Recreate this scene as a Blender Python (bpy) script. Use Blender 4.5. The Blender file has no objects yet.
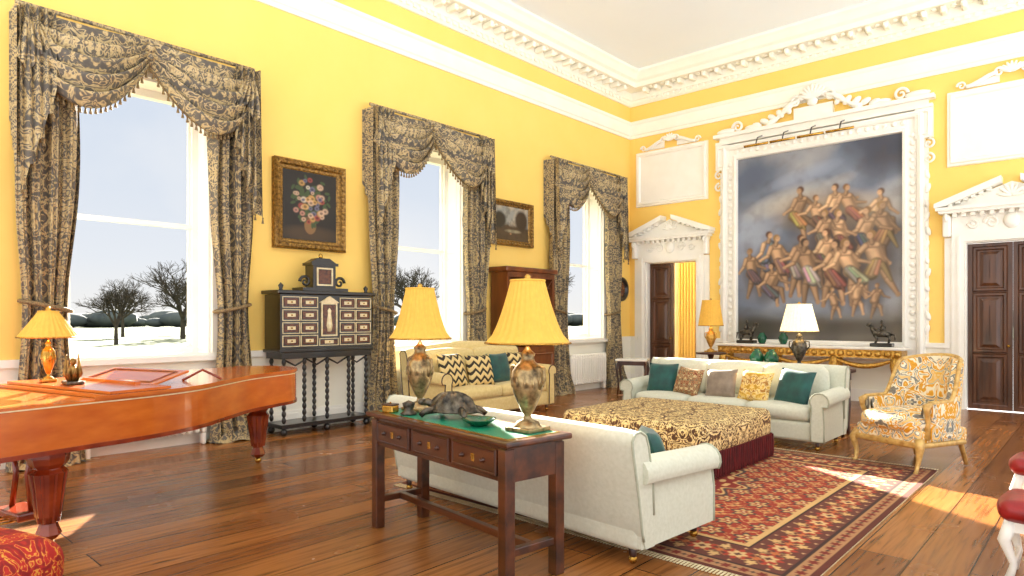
import bpy, math, random
import numpy as np
from mathutils import Matrix, Vector
random.seed(7); np.random.seed(7)
pi=math.pi; sin=math.sin; cos=math.cos
scene=bpy.context.scene
COL=scene.collection
def lin(c):
    return tuple((x/255.0)**2.2 for x in c[:3])+(1.0,)
# ------------------------------------------------------------------ materials
def newmat(name):
    m=bpy.data.materials.new(name); m.use_nodes=True
    nt=m.node_tree; b=nt.nodes.get('Principled BSDF')
    return m,nt,b
def N(nt,t,**kw):
    n=nt.nodes.new(t)
    for k,v in kw.items(): setattr(n,k,v)
    return n
def coords(nt,scale=(1,1,1),rot=(0,0,0)):
    tc=N(nt,'ShaderNodeTexCoord'); mp=N(nt,'ShaderNodeMapping')
    mp.inputs['Scale'].default_value=scale; mp.inputs['Rotation'].default_value=rot
    nt.links.new(tc.outputs['Object'],mp.inputs['Vector']); return mp.outputs['Vector']
def ramp(nt,fac,stops,interp='LINEAR'):
    r=N(nt,'ShaderNodeValToRGB'); r.color_ramp.interpolation=interp
    e=r.color_ramp.elements
    while len(e)<len(stops): e.new(0.5)
    for i,(p,c) in enumerate(stops):
        e[i].position=p; e[i].color=lin(c)
    nt.links.new(fac,r.inputs['Fac']); return r.outputs['Color']
def mat(name,c1,c2=None,scale=6,rough=.5,metal=0,bump=0,stretch=(1,1,1),detail=3,emit=0,coat=0,sheen=0):
    m,nt,b=newmat(name)
    if c2 is None: c2=tuple(min(255,x*1.05+2) for x in c1)
    v=coords(nt,stretch)
    n=N(nt,'ShaderNodeTexNoise'); n.inputs['Scale'].default_value=scale; n.inputs['Detail'].default_value=detail
    nt.links.new(v,n.inputs['Vector'])
    c=ramp(nt,n.outputs['Fac'],[(.3,c1),(.7,c2)])
    nt.links.new(c,b.inputs['Base Color'])
    b.inputs['Roughness'].default_value=rough; b.inputs['Metallic'].default_value=metal
    if coat: b.inputs['Coat Weight'].default_value=coat; b.inputs['Coat Roughness'].default_value=.08
    if sheen: b.inputs['Sheen Weight'].default_value=sheen
    if emit:
        nt.links.new(c,b.inputs['Emission Color']); b.inputs['Emission Strength'].default_value=emit
    if bump:
        bp=N(nt,'ShaderNodeBump'); bp.inputs['Strength'].default_value=bump; bp.inputs['Distance'].default_value=.02
        nt.links.new(n.outputs['Fac'],bp.inputs['Height']); nt.links.new(bp.outputs['Normal'],b.inputs['Normal'])
    return m
def damask(name,stops,px=.22,pz=.5,scale=7,axis='X',rough=.75,distort=1.2,detail=2,seed=0):
    """mirror-repeated woven motif"""
    m,nt,b=newmat(name)
    tc=N(nt,'ShaderNodeTexCoord'); sp=N(nt,'ShaderNodeSeparateXYZ'); nt.links.new(tc.outputs['Object'],sp.inputs[0])
    def pp(sock,val):
        a=N(nt,'ShaderNodeMath',operation='PINGPONG'); nt.links.new(sock,a.inputs[0]); a.inputs[1].default_value=val; return a.outputs[0]
    cb=N(nt,'ShaderNodeCombineXYZ')
    nt.links.new(pp(sp.outputs['X'],px),cb.inputs[0]); nt.links.new(pp(sp.outputs['Y'],px),cb.inputs[1]); nt.links.new(pp(sp.outputs['Z'],pz),cb.inputs[2])
    ad=N(nt,'ShaderNodeVectorMath',operation='ADD'); ad.inputs[1].default_value=(seed,seed*1.7,seed*.3); nt.links.new(cb.outputs[0],ad.inputs[0])
    n=N(nt,'ShaderNodeTexNoise'); n.inputs['Scale'].default_value=scale; n.inputs['Detail'].default_value=detail; n.inputs['Distortion'].default_value=distort
    nt.links.new(ad.outputs[0],n.inputs['Vector'])
    c=ramp(nt,n.outputs['Fac'],stops,'LINEAR')
    nt.links.new(c,b.inputs['Base Color']); b.inputs['Roughness'].default_value=rough
    return m
def vcolmat(name,rough=.6,bump=0):
    m,nt,b=newmat(name)
    a=N(nt,'ShaderNodeAttribute'); a.attribute_name='Col'
    n=N(nt,'ShaderNodeTexNoise'); n.inputs['Scale'].default_value=60; nt.links.new(coords(nt),n.inputs['Vector'])
    mx=N(nt,'ShaderNodeMixRGB',blend_type='MULTIPLY'); mx.inputs[0].default_value=.2
    nt.links.new(a.outputs['Color'],mx.inputs[1]); nt.links.new(n.outputs['Fac'],mx.inputs[2])
    nt.links.new(mx.outputs[0],b.inputs['Base Color']); b.inputs['Roughness'].default_value=rough
    return m
YEL=mat('wall_paint_yellow',(249,207,108),(250,210,114),scale=1.5,rough=.75)
CREAM=mat('cream_plaster',(244,240,222),(247,243,228),scale=3,rough=.6)
WHITE=mat('white_paint',(240,236,224),(245,241,231),scale=4,rough=.45)
CEIL=mat('ceiling_plaster',(240,248,253),(242,250,254),scale=1,rough=.85)
GILT=mat('gilt',(160,116,44),(228,180,92),scale=25,rough=.35,metal=.7,bump=.4)
OLDGILT=mat('old_gilt_frame',(84,58,26),(170,130,64),scale=30,rough=.4,metal=.5,bump=.5)
DWOOD=mat('dark_oak',(42,20,12),(76,38,20),scale=5,stretch=(1,1,.15),rough=.35,coat=.3)
DOORW=mat('mahogany_door',(60,36,22),(100,62,38),scale=6,stretch=(2,2,.2),rough=.35,coat=.2)
DESKW=mat('desk_walnut',(44,22,12),(98,52,26),scale=6,stretch=(.3,2,2),rough=.28,coat=.5)
PIANOW=mat('satinwood_piano',(180,84,26),(204,108,38),scale=2,stretch=(.4,2,6),rough=.22,coat=.4)
PIANOD=mat('piano_mahogany_leg',(104,34,16),(146,56,24),scale=6,rough=.2,coat=.5)
BLACK=mat('ebony',(16,13,11),(34,27,22),scale=12,rough=.3,coat=.3)
IVORY=mat('ivory_inlay',(205,185,140),(230,214,175),scale=20,rough=.4)
TORT=mat('tortoiseshell',(58,22,12),(110,62,28),scale=28,rough=.2)
BRASS=mat('brass',(160,116,46),(210,170,86),scale=20,rough=.25,metal=.9)
BRONZE=mat('dark_bronze',(26,24,22),(110,102,88),scale=22,rough=.35,metal=.6,bump=.5)
LEATHG=mat('green_leather',(14,112,86),(26,138,106),scale=15,rough=.4)
GREENP=mat('green_glaze',(14,60,40),(28,96,66),scale=12,rough=.15)
SOFA1=mat('pale_sage_linen',(200,200,178),(210,210,190),scale=40,rough=.85,sheen=.2,bump=.08)
SOFA1B=mat('pale_sage_piping',(164,166,144),(176,178,156),scale=40,rough=.85)
SOFA2=mat('gold_linen',(212,186,120),(224,200,138),scale=30,rough=.8,sheen=.2)
TEAL=mat('teal_velvet',(0,58,56),(6,84,76),scale=9,rough=.6,sheen=.3)
GREYB=mat('taupe_velvet',(120,104,88),(150,132,112),scale=9,rough=.7,sheen=.4)
REDL=mat('red_leather',(124,18,22),(160,32,32),scale=12,rough=.35)
REDF=mat('crimson_fringe',(60,10,12),(112,24,22),scale=70,stretch=(1,1,.08),rough=.8,bump=.6)
MARB=mat('white_marble',(228,222,208),(246,242,232),scale=5,rough=.2)
CURT=damask('curtain_damask',[(.34,(88,83,76)),(.43,(102,95,85)),(.47,(174,150,104)),(.52,(196,174,128)),(.57,(112,102,88)),(.64,(84,80,74)),(.72,(174,150,104))],px=.2,pz=.36,scale=8,distort=1.8)
FRINGE=mat('curtain_fringe',(80,68,52),(160,132,88),scale=80,rough=.8)
LEOP=damask('ottoman_print',[(.36,(78,48,28)),(.43,(104,68,38)),(.46,(222,190,122)),(.54,(236,214,158)),(.57,(120,80,44)),(.63,(74,48,32)),(.70,(206,160,88))],px=.3,pz=.3,scale=9,distort=2.6,detail=2,seed=3)
FLOR=damask('floral_chintz',[(.30,(110,106,100)),(.385,(140,130,110)),(.405,(236,224,192)),(.445,(240,230,204)),(.46,(226,166,44)),(.515,(206,140,30)),(.53,(236,224,192)),(.56,(240,230,204)),(.575,(110,112,114)),(.60,(130,132,120)),(.615,(236,224,190)),(.65,(226,172,60)),(.72,(236,216,170))],px=.3,pz=.3,scale=8,distort=1.0,seed=5)
FLORC=damask('gold_floral_cushion',[(.35,(190,138,40)),(.45,(228,182,80)),(.52,(240,215,150)),(.6,(176,116,40))],px=.2,pz=.2,scale=14,seed=2)
KILIM=damask('kilim_cushion',[(.38,(120,50,34)),(.46,(196,150,100)),(.52,(70,44,36)),(.6,(206,180,130))],px=.08,pz=.08,scale=22,seed=9)
REDTAP=damask('red_tapestry',[(.36,(160,26,20)),(.46,(186,40,26)),(.5,(220,160,60)),(.53,(170,30,22)),(.64,(130,18,16))],px=.12,pz=.12,scale=12,distort=2,seed=4)
def chevron():
    m,nt,b=newmat('chevron_weave')
    tc=N(nt,'ShaderNodeTexCoord'); sp=N(nt,'ShaderNodeSeparateXYZ'); nt.links.new(tc.outputs['Object'],sp.inputs[0])
    a=N(nt,'ShaderNodeMath',operation='PINGPONG'); nt.links.new(sp.outputs['X'],a.inputs[0]); a.inputs[1].default_value=.07
    s=N(nt,'ShaderNodeMath',operation='ADD'); nt.links.new(a.outputs[0],s.inputs[0]); nt.links.new(sp.outputs['Z'],s.inputs[1])
    w=N(nt,'ShaderNodeMath',operation='WRAP'); nt.links.new(s.outputs[0],w.inputs[0]); w.inputs[1].default_value=.11; w.inputs[2].default_value=0
    g=N(nt,'ShaderNodeMath',operation='MULTIPLY'); nt.links.new(w.outputs[0],g.inputs[0]); g.inputs[1].default_value=1/.11
    c=ramp(nt,g.outputs[0],[(0,(50,42,34)),(.4,(60,50,38)),(.45,(214,186,120)),(1,(226,200,140))])
    nt.links.new(c,b.inputs['Base Color']); b.inputs['Roughness'].default_value=.85
    return m
CHEV=chevron()
def shade_mat(name,c,e):
    m,nt,b=newmat(name)
    v=coords(nt,(1,1,1)); n=N(nt,'ShaderNodeTexNoise'); n.inputs['Scale'].default_value=30; nt.links.new(v,n.inputs['Vector'])
    cc=ramp(nt,n.outputs['Fac'],[(.2,tuple(x*.93 for x in c)),(.8,c)])
    nt.links.new(cc,b.inputs['Base Color']); nt.links.new(cc,b.inputs['Emission Color']); b.inputs['Emission Strength'].default_value=e
    b.inputs['Roughness'].default_value=.8
    return m
SHADEY=shade_mat('silk_shade_yellow',(220,168,70),.26)
SHADEW=shade_mat('silk_shade_cream',(255,240,196),.7)
def floormat():
    m,nt,b=newmat('oak_floorboards')
    v=coords(nt,(1,1,1),(0,0,pi/2))
    br=N(nt,'ShaderNodeTexBrick'); nt.links.new(v,br.inputs['Vector'])
    br.inputs['Scale'].default_value=1; br.inputs['Brick Width'].default_value=3.4; br.inputs['Row Height'].default_value=.30
    br.inputs['Mortar Size'].default_value=.005; br.inputs['Mortar Smooth'].default_value=.3
    br.offset=.37; br.inputs['Color1'].default_value=lin((174,116,64)); br.inputs['Color2'].default_value=lin((126,80,44)); br.inputs['Mortar'].default_value=lin((38,21,12))
    br.inputs['Bias'].default_value=-.1
    v2=coords(nt,(14,.7,1)); n=N(nt,'ShaderNodeTexNoise'); n.inputs['Scale'].default_value=2.2; n.inputs['Detail'].default_value=6; n.inputs['Distortion'].default_value=.6
    nt.links.new(v2,n.inputs['Vector'])
    g=ramp(nt,n.outputs['Fac'],[(.25,(124,112,102)),(.5,(228,218,206)),(.8,(255,255,255))])
    mx=N(nt,'ShaderNodeMixRGB',blend_type='MULTIPLY'); mx.inputs[0].default_value=.88
    nt.links.new(br.outputs['Color'],mx.inputs[1]); nt.links.new(g,mx.inputs[2]); nt.links.new(mx.outputs[0],b.inputs['Base Color'])
    n2=N(nt,'ShaderNodeTexNoise'); n2.inputs['Scale'].default_value=1.8; n2.inputs['Detail'].default_value=4; nt.links.new(coords(nt),n2.inputs['Vector'])
    mr=N(nt,'ShaderNodeMapRange'); mr.inputs[3].default_value=.15; mr.inputs[4].default_value=.34; nt.links.new(n2.outputs['Fac'],mr.inputs[0]); nt.links.new(mr.outputs[0],b.inputs['Roughness'])
    bp=N(nt,'ShaderNodeBump'); bp.inputs['Strength'].default_value=.25; bp.inputs['Distance'].default_value=.01
    nt.links.new(n.outputs['Fac'],bp.inputs['Height']); nt.links.new(bp.outputs['Normal'],b.inputs['Normal'])
    return m
FLOOR=floormat()
VCOL=vcolmat('painted_canvas',.55); RUGM=vcolmat('rug_pile',.95)
# ------------------------------------------------------------------ mesh builder
def TR(x=0,y=0,z=0,rx=0,ry=0,rz=0,s=1):
    return Matrix.Translation((x,y,z))@Matrix.Rotation(rz,4,'Z')@Matrix.Rotation(ry,4,'Y')@Matrix.Rotation(rx,4,'X')@Matrix.Scale(s,4)
class M:
    def __init__(s,name): s.name=name; s.v=[]; s.f=[]; s.mi=[]; s.sm=[]; s.mats=[]
    def add(s,vf,mat,T=None,smooth=False):
        v,f=vf
        if mat not in s.mats: s.mats.append(mat)
        k=s.mats.index(mat); o=len(s.v)
        if T is not None: s.v+= [tuple(T@Vector(p)) for p in v]
        else: s.v+=[tuple(p) for p in v]
        s.f+=[tuple(i+o for i in q) for q in f]; s.mi+=[k]*len(f); s.sm+=[smooth]*len(f)
        return s
    def box(s,x0,x1,y0,y1,z0,z1,mat,T=None):
        return s.add(box(x0,x1,y0,y1,z0,z1),mat,T)
    def build(s,loc=(0,0,0),rz=0,parent=None):
        me=bpy.data.meshes.new(s.name); me.from_pydata(s.v,[],s.f)
        for m in s.mats: me.materials.append(m)
        me.polygons.foreach_set('material_index',s.mi); me.polygons.foreach_set('use_smooth',s.sm); me.update()
        import bmesh
        bm=bmesh.new(); bm.from_mesh(me); bmesh.ops.recalc_face_normals(bm,faces=bm.faces); bm.to_mesh(me); bm.free()
        ob=bpy.data.objects.new(s.name,me); ob.location=loc; ob.rotation_euler=(0,0,rz); COL.objects.link(ob)
        if parent: ob.parent=parent
        return ob
def box(x0,x1,y0,y1,z0,z1):
    v=[(x,y,z) for x in (x0,x1) for y in (y0,y1) for z in (z0,z1)]
    return v,[(0,1,3,2),(4,6,7,5),(0,4,5,1),(2,3,7,6),(0,2,6,4),(1,5,7,3)]
def rbox(sx,sy,sz,r=.03,m=3,puff=0,k=3):
    h=[sx/2,sy/2,sz/2]; r=min(r,min(h)*.98)
    def ax(hh):
        a=[hh-r+r*math.tan(i/k*pi/4) for i in range(k+1)]
        inner=[-(hh-r)+2*(hh-r)*j/m for j in range(1,m)]
        return [-x for x in reversed(a)]+inner+a
    A=[ax(x) for x in h]; V=[];F=[];D={}
    def vid(p):
        key=(round(p[0],5),round(p[1],5),round(p[2],5))
        if key not in D:
            q=[max(-(h[i]-r),min(h[i]-r,p[i])) for i in range(3)]
            d=[p[i]-q[i] for i in range(3)]; L=math.sqrt(sum(x*x for x in d)) or 1
            o=[q[i]+d[i]/L*r for i in range(3)]
            if puff:
                n=[o[i]/h[i] for i in range(3)]
                P=list(o)
                for i in range(3):
                    b,c=[j for j in range(3) if j!=i]
                    P[i]=o[i]+ n[i]*puff*(1-n[b]**2)*(1-n[c]**2)
                o=P
            D[key]=len(V); V.append(tuple(o))
        return D[key]
    for a in range(3):
        b,c=[(1,2),(2,0),(0,1)][a]
        for s_ in (-1,1):
            for i in range(len(A[b])-1):
                for j in range(len(A[c])-1):
                    q=[]
                    for (ii,jj) in ((i,j),(i+1,j),(i+1,j+1),(i,j+1)):
                        p=[0,0,0]; p[a]=s_*h[a]; p[b]=A[b][ii]; p[c]=A[c][jj]; q.append(vid(p))
                    F.append(tuple(q))
    return V,F
def lathe(prof,seg=20,a0=0):
    V=[];F=[]
    for r,z in prof:
        for i in range(seg):
            a=a0+2*pi*i/seg; V.append((max(r,1e-4)*cos(a),max(r,1e-4)*sin(a),z))
    for j in range(len(prof)-1):
        for i in range(seg):
            i2=(i+1)%seg; F.append((j*seg+i,j*seg+i2,(j+1)*seg+i2,(j+1)*seg+i))
    F.append(tuple(range(seg))[::-1]); F.append(tuple((len(prof)-1)*seg+i for i in range(seg)))
    return V,F
def ell(rx,ry,rz,seg=16,rings=9):
    V=[];F=[]
    for j in range(rings+1):
        t=pi*j/rings
        for i in range(seg):
            a=2*pi*i/seg; s_=max(sin(t),1e-3); V.append((rx*s_*cos(a),ry*s_*sin(a),-rz*cos(t)))
    for j in range(rings):
        for i in range(seg):
            i2=(i+1)%seg; F.append((j*seg+i,j*seg+i2,(j+1)*seg+i2,(j+1)*seg+i))
    return V,F
def tube(pts,rad,seg=8,flat=1):
    pts=[Vector(p) for p in pts]; n=len(pts)
    if not hasattr(rad,'__len__'): rad=[rad]*n
    V=[];F=[]; up=Vector((0,0,1)); prev=None
    for i,p in enumerate(pts):
        t=(pts[min(i+1,n-1)]-pts[max(i-1,0)]).normalized()
        if prev is None:
            a=up if abs(t.z)<.9 else Vector((1,0,0)); x=t.cross(a).normalized()
        else:
            x=(prev-t*prev.dot(t)); x=x.normalized() if x.length>1e-6 else t.orthogonal().normalized()
        prev=x; y=t.cross(x)
        for k in range(seg):
            a=2*pi*k/seg; V.append(tuple(p+(x*cos(a)+y*sin(a)*flat)*rad[i]))
    for j in range(n-1):
        for i in range(seg):
            i2=(i+1)%seg; F.append((j*seg+i,j*seg+i2,(j+1)*seg+i2,(j+1)*seg+i))
    F.append(tuple(range(seg))[::-1]); F.append(tuple((n-1)*seg+i for i in range(seg)))
    return V,F
def prism(o,z0,z1):
    n=len(o); V=[(x,y,z0) for x,y in o]+[(x,y,z1) for x,y in o]
    F=[tuple(range(n))[::-1],tuple(range(n,2*n))]+[(i,(i+1)%n,n+(i+1)%n,n+i) for i in range(n)]
    return V,F
XZ=Matrix.Rotation(pi/2,4,'X')   # local (x,y,z)->(x,-z,y) : draw outline in x,z ; extrude to -y
def frame(w,h,prof):
    """mitred moulding, centred, in XZ plane, projecting to -Y. prof: [(offset,depth)]"""
    V=[];F=[]
    for o,d in prof:
        a=w/2+o;b=h/2+o
        V+=[(-a,-d,-b),(a,-d,-b),(a,-d,b),(-a,-d,b)]
    for j in range(len(prof)-1):
        for i in range(4):
            i2=(i+1)%4; F.append((j*4+i,j*4+i2,(j+1)*4+i2,(j+1)*4+i))
    return V,F
def grid(fn,nu,nv):
    V=[fn(i/nu,j/nv) for j in range(nv+1) for i in range(nu+1)]
    F=[(j*(nu+1)+i,j*(nu+1)+i+1,(j+1)*(nu+1)+i+1,(j+1)*(nu+1)+i) for j in range(nv) for i in range(nu)]
    return V,F
def pillow(w,h,t,n=12):
    V=[];F=[]
    for sgn in (1,-1):
        o=len(V)
        for j in range(n+1):
            for i in range(n+1):
                a=-1+2*i/n;b=-1+2*j/n
                k=((1-a**4)*(1-b**4))**.5 if abs(a)<1 and abs(b)<1 else 0
                pin=1-.07*(1-abs(a)**2)*abs(b)**3-.07*(1-abs(b)**2)*abs(a)**3
                V.append((a*w/2*pin,-sgn*t/2*k,b*h/2*pin))
        for j in range(n):
            for i in range(n):
                F.append((o+j*(n+1)+i,o+j*(n+1)+i+1,o+(j+1)*(n+1)+i+1,o+(j+1)*(n+1)+i))
    return V,F
def scroll(R=.1,turns=1.4,r=.02,flip=1,start=0):
    pts=[];rad=[]
    for i in range(26):
        t=i/25; a=start+t*turns*2*pi; q=R*(1-t)**.8+R*.1
        pts.append((flip*q*cos(a),0,q*sin(a))); rad.append(r*(1-.45*t))
    return tube(pts,rad,6)
def cushion(name,matl,loc,rz,w=.45,h=.45,t=.16,tilt=.25,roll=0):
    m=M(name); m.add(pillow(w,h,t),matl,TR(rx=-tilt)@TR(ry=roll),True)
    return m.build(loc,rz)
LW=-8.15; BW=13.0; CH=6.95
# ------------------------------------------------------------------ room shell
m=M('floor'); m.box(-8.65,3.0,-3.2,13.0,-.1,0,FLOOR); m.box(-8.65,-4,13.0,17,-.1,0,FLOOR); m.build()
wins=[2.7,6.9,11.1]
WB,WT,WH=1.02,4.25,.76
m=M('wall_left')
m.box(LW-.5,LW,-3.2,BW+.35,0,WB,YEL); m.box(LW-.5,LW,-3.2,BW+.35,WT,CH,YEL)
ys=[-3.2]+[y for c in wins for y in (c-WH,c+WH)]+[BW+.35]
for i in range(0,len(ys),2): m.box(LW-.5,LW,ys[i],ys[i+1],WB,WT,YEL)
m.build()
m=M('wall_back'); DL=(-7.72,-6.48); DR=(-1.74,-.50); DH=2.75
m.box(LW,DL[0],BW,BW+.35,0,CH,YEL); m.box(DL[0],DL[1],BW,BW+.35,DH,CH,YEL); m.box(DL[1],DR[0],BW,BW+.35,0,CH,YEL)
m.box(DR[0],DR[1],BW,BW+.35,DH,CH,YEL); m.box(DR[1],3.0,BW,BW+.35,0,CH,YEL); m.build()
m=M('ceiling'); m.box(LW-.5,3.0,-3.2,BW+.35,CH,CH+.15,CEIL); m.build()
def band(prof,matl,name):
    m=M(name)
    V=[];F=[]
    n=len(prof)
    for (o,z) in prof: V.append((LW+o,-3.2,z))
    for (o,z) in prof: V.append((LW+o,BW-o,z))
    for (o,z) in prof: V.append((3.0,BW-o,z))
    for s_ in range(2):
        for i in range(n-1):
            F.append((s_*n+i,s_*n+i+1,(s_+1)*n+i+1,(s_+1)*n+i))
    m.add((V,F),matl); return m
m=band([(0,5.60),(.03,5.60),(.03,5.66),(.05,5.68),(.05,5.90),(.08,5.93),(.09,5.97),(.02,6.0),(0,6.0)],CREAM,'trim_architrave'); m.build()
m=band([(0,6.34),(.04,6.34),(.07,6.39),(.07,6.44),(.10,6.46),(.10,6.62),(.36,6.63),(.38,6.72),(.44,6.76),(.50,6.86),(.54,6.90),(.54,6.95)],CREAM,'trim_cornice')
def modil(T):
    m.add(rbox(.085,.22,.10,.02,1,0,1),CREAM,T@TR(0,-.21,6.57))
    m.add(ell(.03,.045,.035,8,5),CREAM,T@TR(0,-.31,6.54),True)
def rosette(T):
    m.add(ell(.05,.05,.025,8,4),CREAM,T@TR(0,-.24,6.61),True)
y=-2.8
while y<12.4:
    modil(TR(LW,y,0,rz=pi/2)); rosette(TR(LW,y+.14,0,rz=pi/2)); 
    m.box(LW+.06,LW+.10,y-.02,y+.05,6.385,6.45,CREAM); m.box(LW+.06,LW+.10,y+.12,y+.19,6.385,6.45,CREAM)
    y+=.28
x=-7.6
while x<2.8:
    modil(TR(x,BW,0)); rosette(TR(x+.14,BW,0))
    m.box(x-.02,x+.05,BW-.10,BW-.06,6.385,6.45,CREAM); m.box(x+.12,x+.19,BW-.10,BW-.06,6.385,6.45,CREAM)
    x+=.28
m.build()
m=M('trim_dado_left'); m.box(LW,LW+.02,-3.2,BW,0,1.0,CREAM); m.box(LW,LW+.06,-3.2,BW,1.0,1.08,WHITE); m.build()
m=M('baseboard_left'); m.box(LW+.02,LW+.05,-3.2,BW,0,.22,WHITE); m.box(LW+.02,LW+.035,-3.2,BW,.22,.26,WHITE); m.build()
m=M('trim_dado_back')
m2=M('baseboard_back')
for a,b in [(LW,DL[0]-.2),(DL[1]+.2,DR[0]-.2),(DR[1]+.2,3.0)]:
    m.box(a,b,BW-.02,BW,0,1.0,CREAM); m.box(a,b,BW-.06,BW,1.0,1.08,WHITE); m2.box(a,b,BW-.05,BW-.02,0,.22,WHITE)
m.build(); m2.build()
m=M('wall_adjoining'); m.box(-9,-4,16.8,17,0,4,CREAM); m.box(-9,-8.8,13.35,17,0,4,CREAM); m.box(-4.2,-4,13.35,17,0,4,CREAM); m.build()
# ------------------------------------------------------------------ windows
for k,c in enumerate(wins):
    m=M('window_%d'%(k+1))
    m.box(-WH,-WH+.03,-.005,.46,WB,WT,WHITE); m.box(WH-.03,WH,-.005,.46,WB,WT,WHITE); m.box(-WH+.03,WH-.03,-.004,.46,WT-.03,WT,WHITE); m.box(-WH-.05,WH+.05,-.12,.46,WB-.03,WB+.03,WHITE)
    for s_ in (-1,1): m.box(min(s_*WH,s_*(WH+.14)),max(s_*WH,s_*(WH+.14)),-.05,0,WB+.03,WT+.14,WHITE)
    m.box(-WH,WH,-.05,0,WT,WT+.14,WHITE)
    a=WH-.03
    for (x0,x1,z0,z1,y0,y1) in [(-a,-a+.07,WB+.03,WT-.03,.3,.42),(a-.07,a,WB+.03,WT-.03,.3,.42),(-a+.07,a-.07,WB+.03,WB+.14,.305,.415),(-a+.07,a-.07,WT-.12,WT-.03,.305,.415),
        (-a+.07,a-.07,2.61,2.66,.31,.40),(-a+.07,-a+.10,WB+.14,WT-.12,.345,.39),(a-.10,a-.07,WB+.14,WT-.12,.345,.39)]:
        m.box(x0,x1,y0,y1,z0,z1,WHITE)
    for s_ in (-1,1):
        for z0,z1 in ((1.15,2.5),(2.62,4.1)):
            m.add(frame(.2,z1-z0,[(0,.0),(.02,.012),(.04,0)]),WHITE,TR(s_*(WH-.03),.2,(z0+z1)/2,rz=-s_*pi/2))
    m.build((LW,c,0),pi/2)
    m=M('column_radiator')
    for i in range(16):
        x=-.6+i*.08
        m.add(rbox(.055,.12,.62,.027,1,0,2),WHITE,TR(x,-.16,.45),True)
    for x in (-.6,.6): m.add(rbox(.05,.1,.14,.02,1,0,1),WHITE,TR(x,-.16,.07))
    m.box(-.62,.62,-.2,-.12,.2,.24,WHITE); m.box(-.62,.62,-.2,-.12,.66,.7,WHITE)
    m.build((LW,c,0),pi/2)
# ------------------------------------------------------------------ curtains
def tassel(m,x,y,z):
    m.add(lathe([(.004,0),(.014,-.015),(.008,-.03),(.018,-.08)],6),FRINGE,TR(x,y,z))
def ridge(t):   # rounded fold with sharp valley
    return abs(sin(pi*t))**.8
for k,c in enumerate(wins):
    m=M('draped_curtain'); TOP=4.6
    m.box(-1.18,1.18,-.16,-.02,TOP-.1,TOP-.02,DWOOD)
    for s_ in (-1,1):
        ph=random.random()*6
        def pan(u,v,s_=s_,ph=ph):
            z=(TOP-.1)*(1-v)+.005
            wdt=.56-.17*math.exp(-((z-1.6)/.9)**2)+.12*math.exp(-(z/.35)**2)
            xc=s_*(.96-.02*cos(v*3))
            x=xc+(u-.5)*wdt+.012*sin(9*v+u*5)
            amp=.08+.02*sin(v*5+ph)
            yy=-.15-amp*(2*ridge(4*u+ph+.25*sin(v*2.4))-1)-.02*sin(2*pi*11*u+v*3)-.1*math.exp(-(z/.25)**2)
            return (x,yy,z)
        m.add(grid(pan,90,50),CURT,None,True)
        def pud(u,v,s_=s_,ph=ph):
            a=2*pi*u; r=(.12+.2*v)*(1+.16*sin(5*a+ph))
            return (s_*.96+r*1.05*cos(a),-.20+r*.55*sin(a),.012+.10*(1-v)**1.3+.015*sin(7*a))
        m.add(grid(pud,40,6),CURT,None,True)
        m.add(tube([(s_*.96+.22*cos(a),-.15+.13*sin(a),1.62+.05*cos(a)*s_) for a in [i*pi/8 for i in range(17)]],.022,6),FRINGE,None,True)
        # main swag : deep catenary folds gathered at both top corners
        W=1.26; NF=5
        def swag(u,v,s_=s_,k=k):
            uu=u if s_<0 else 1-u           # 0 = outer corner, 1 = centre of the window
            x=s_*(1.20-uu*W*.98)
            sg=max(0,sin(pi*uu**.92))**.8
            dtop=.0+.05*sg-.02*uu
            dbot=.40+.62*sg-.20*uu
            f=ridge(NF*v)
            fall=v**1.05
            z=TOP+.03-(dtop+(dbot-dtop)*fall)
            bulge=.14+.20*sg*sin(pi*min(1,v*.62+.1))
            out=bulge+(.012+.15*sg*(.45+.55*v))*f
            z-=.09*sg*(1-f)*(1 if v<.99 else 0)
            return (x,-out-.02,z)
        m.add(grid(swag,40,100),CURT,None,True)
        for i in range(26):
            u=(i+.5)/26; p=swag(u,1); tassel(m,p[0],p[1],p[2])
        m.add(tube([swag(i/40,1) for i in range(41)],.014,6),FRINGE,None,True)
        # gathered heading pleats at the outer corner, fanning down over the tail
        def fan(u,v,s_=s_):
            a=(u-.5)*.9; r=.06+v*(.55+.1*sin(u*9))
            return (s_*(1.14)-s_*sin(a+.25)*r*.8,-.27-.10*ridge(5*u)*v-.06*sin(pi*v),TOP+.02-cos(a)*r)
        m.add(grid(fan,50,12),CURT,None,True)
        # jabot tail with stepped zig-zag hem
        def tail(u,v,s_=s_):
            w=.30; x=s_*(1.22-u*w)
            st=.12*((u*4)%1)
            z=TOP-.02-v*(1.85-1.05*u+st)
            out=.21+.12*(2*abs((u*4)%1-.5))+.05*v
            return (x+.04*sin(u*25)*v,-out-.03,z)
        m.add(grid(tail,48,20),CURT,None,True)
        for i in range(12):
            p=tail((i+.5)/12,1); tassel(m,p[0],p[1],p[2])
        def ret(u,v,s_=s_):
            return (s_*(1.22+.02*sin(u*20)),-.25+u*.24,TOP-.02-v*(1.6-.5*u))
        m.add(grid(ret,16,8),CURT,None,True)
    m.add(tube([(-1.22,-.17,TOP+.03),(1.22,-.17,TOP+.03)],.022,6),CURT,None,True)
    m.add(ell(.05,.05,.06,12,8),CURT,TR(0,-.22,TOP-.08),True); m.add(lathe([(.03,0),(.04,-.05),(.06,-.11)],14),CURT,TR(0,-.20,TOP-.10),True)
    m.build((LW,c,0),pi/2)
m=M('hanging_curtain'); m.add(grid(lambda u,v:((u-.5)*.55,-.06*sin(u*40),3.2*(1-v)+.01),60,4),SOFA2,None,True); m.build((-8.45,16.4,0),0)
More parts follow.
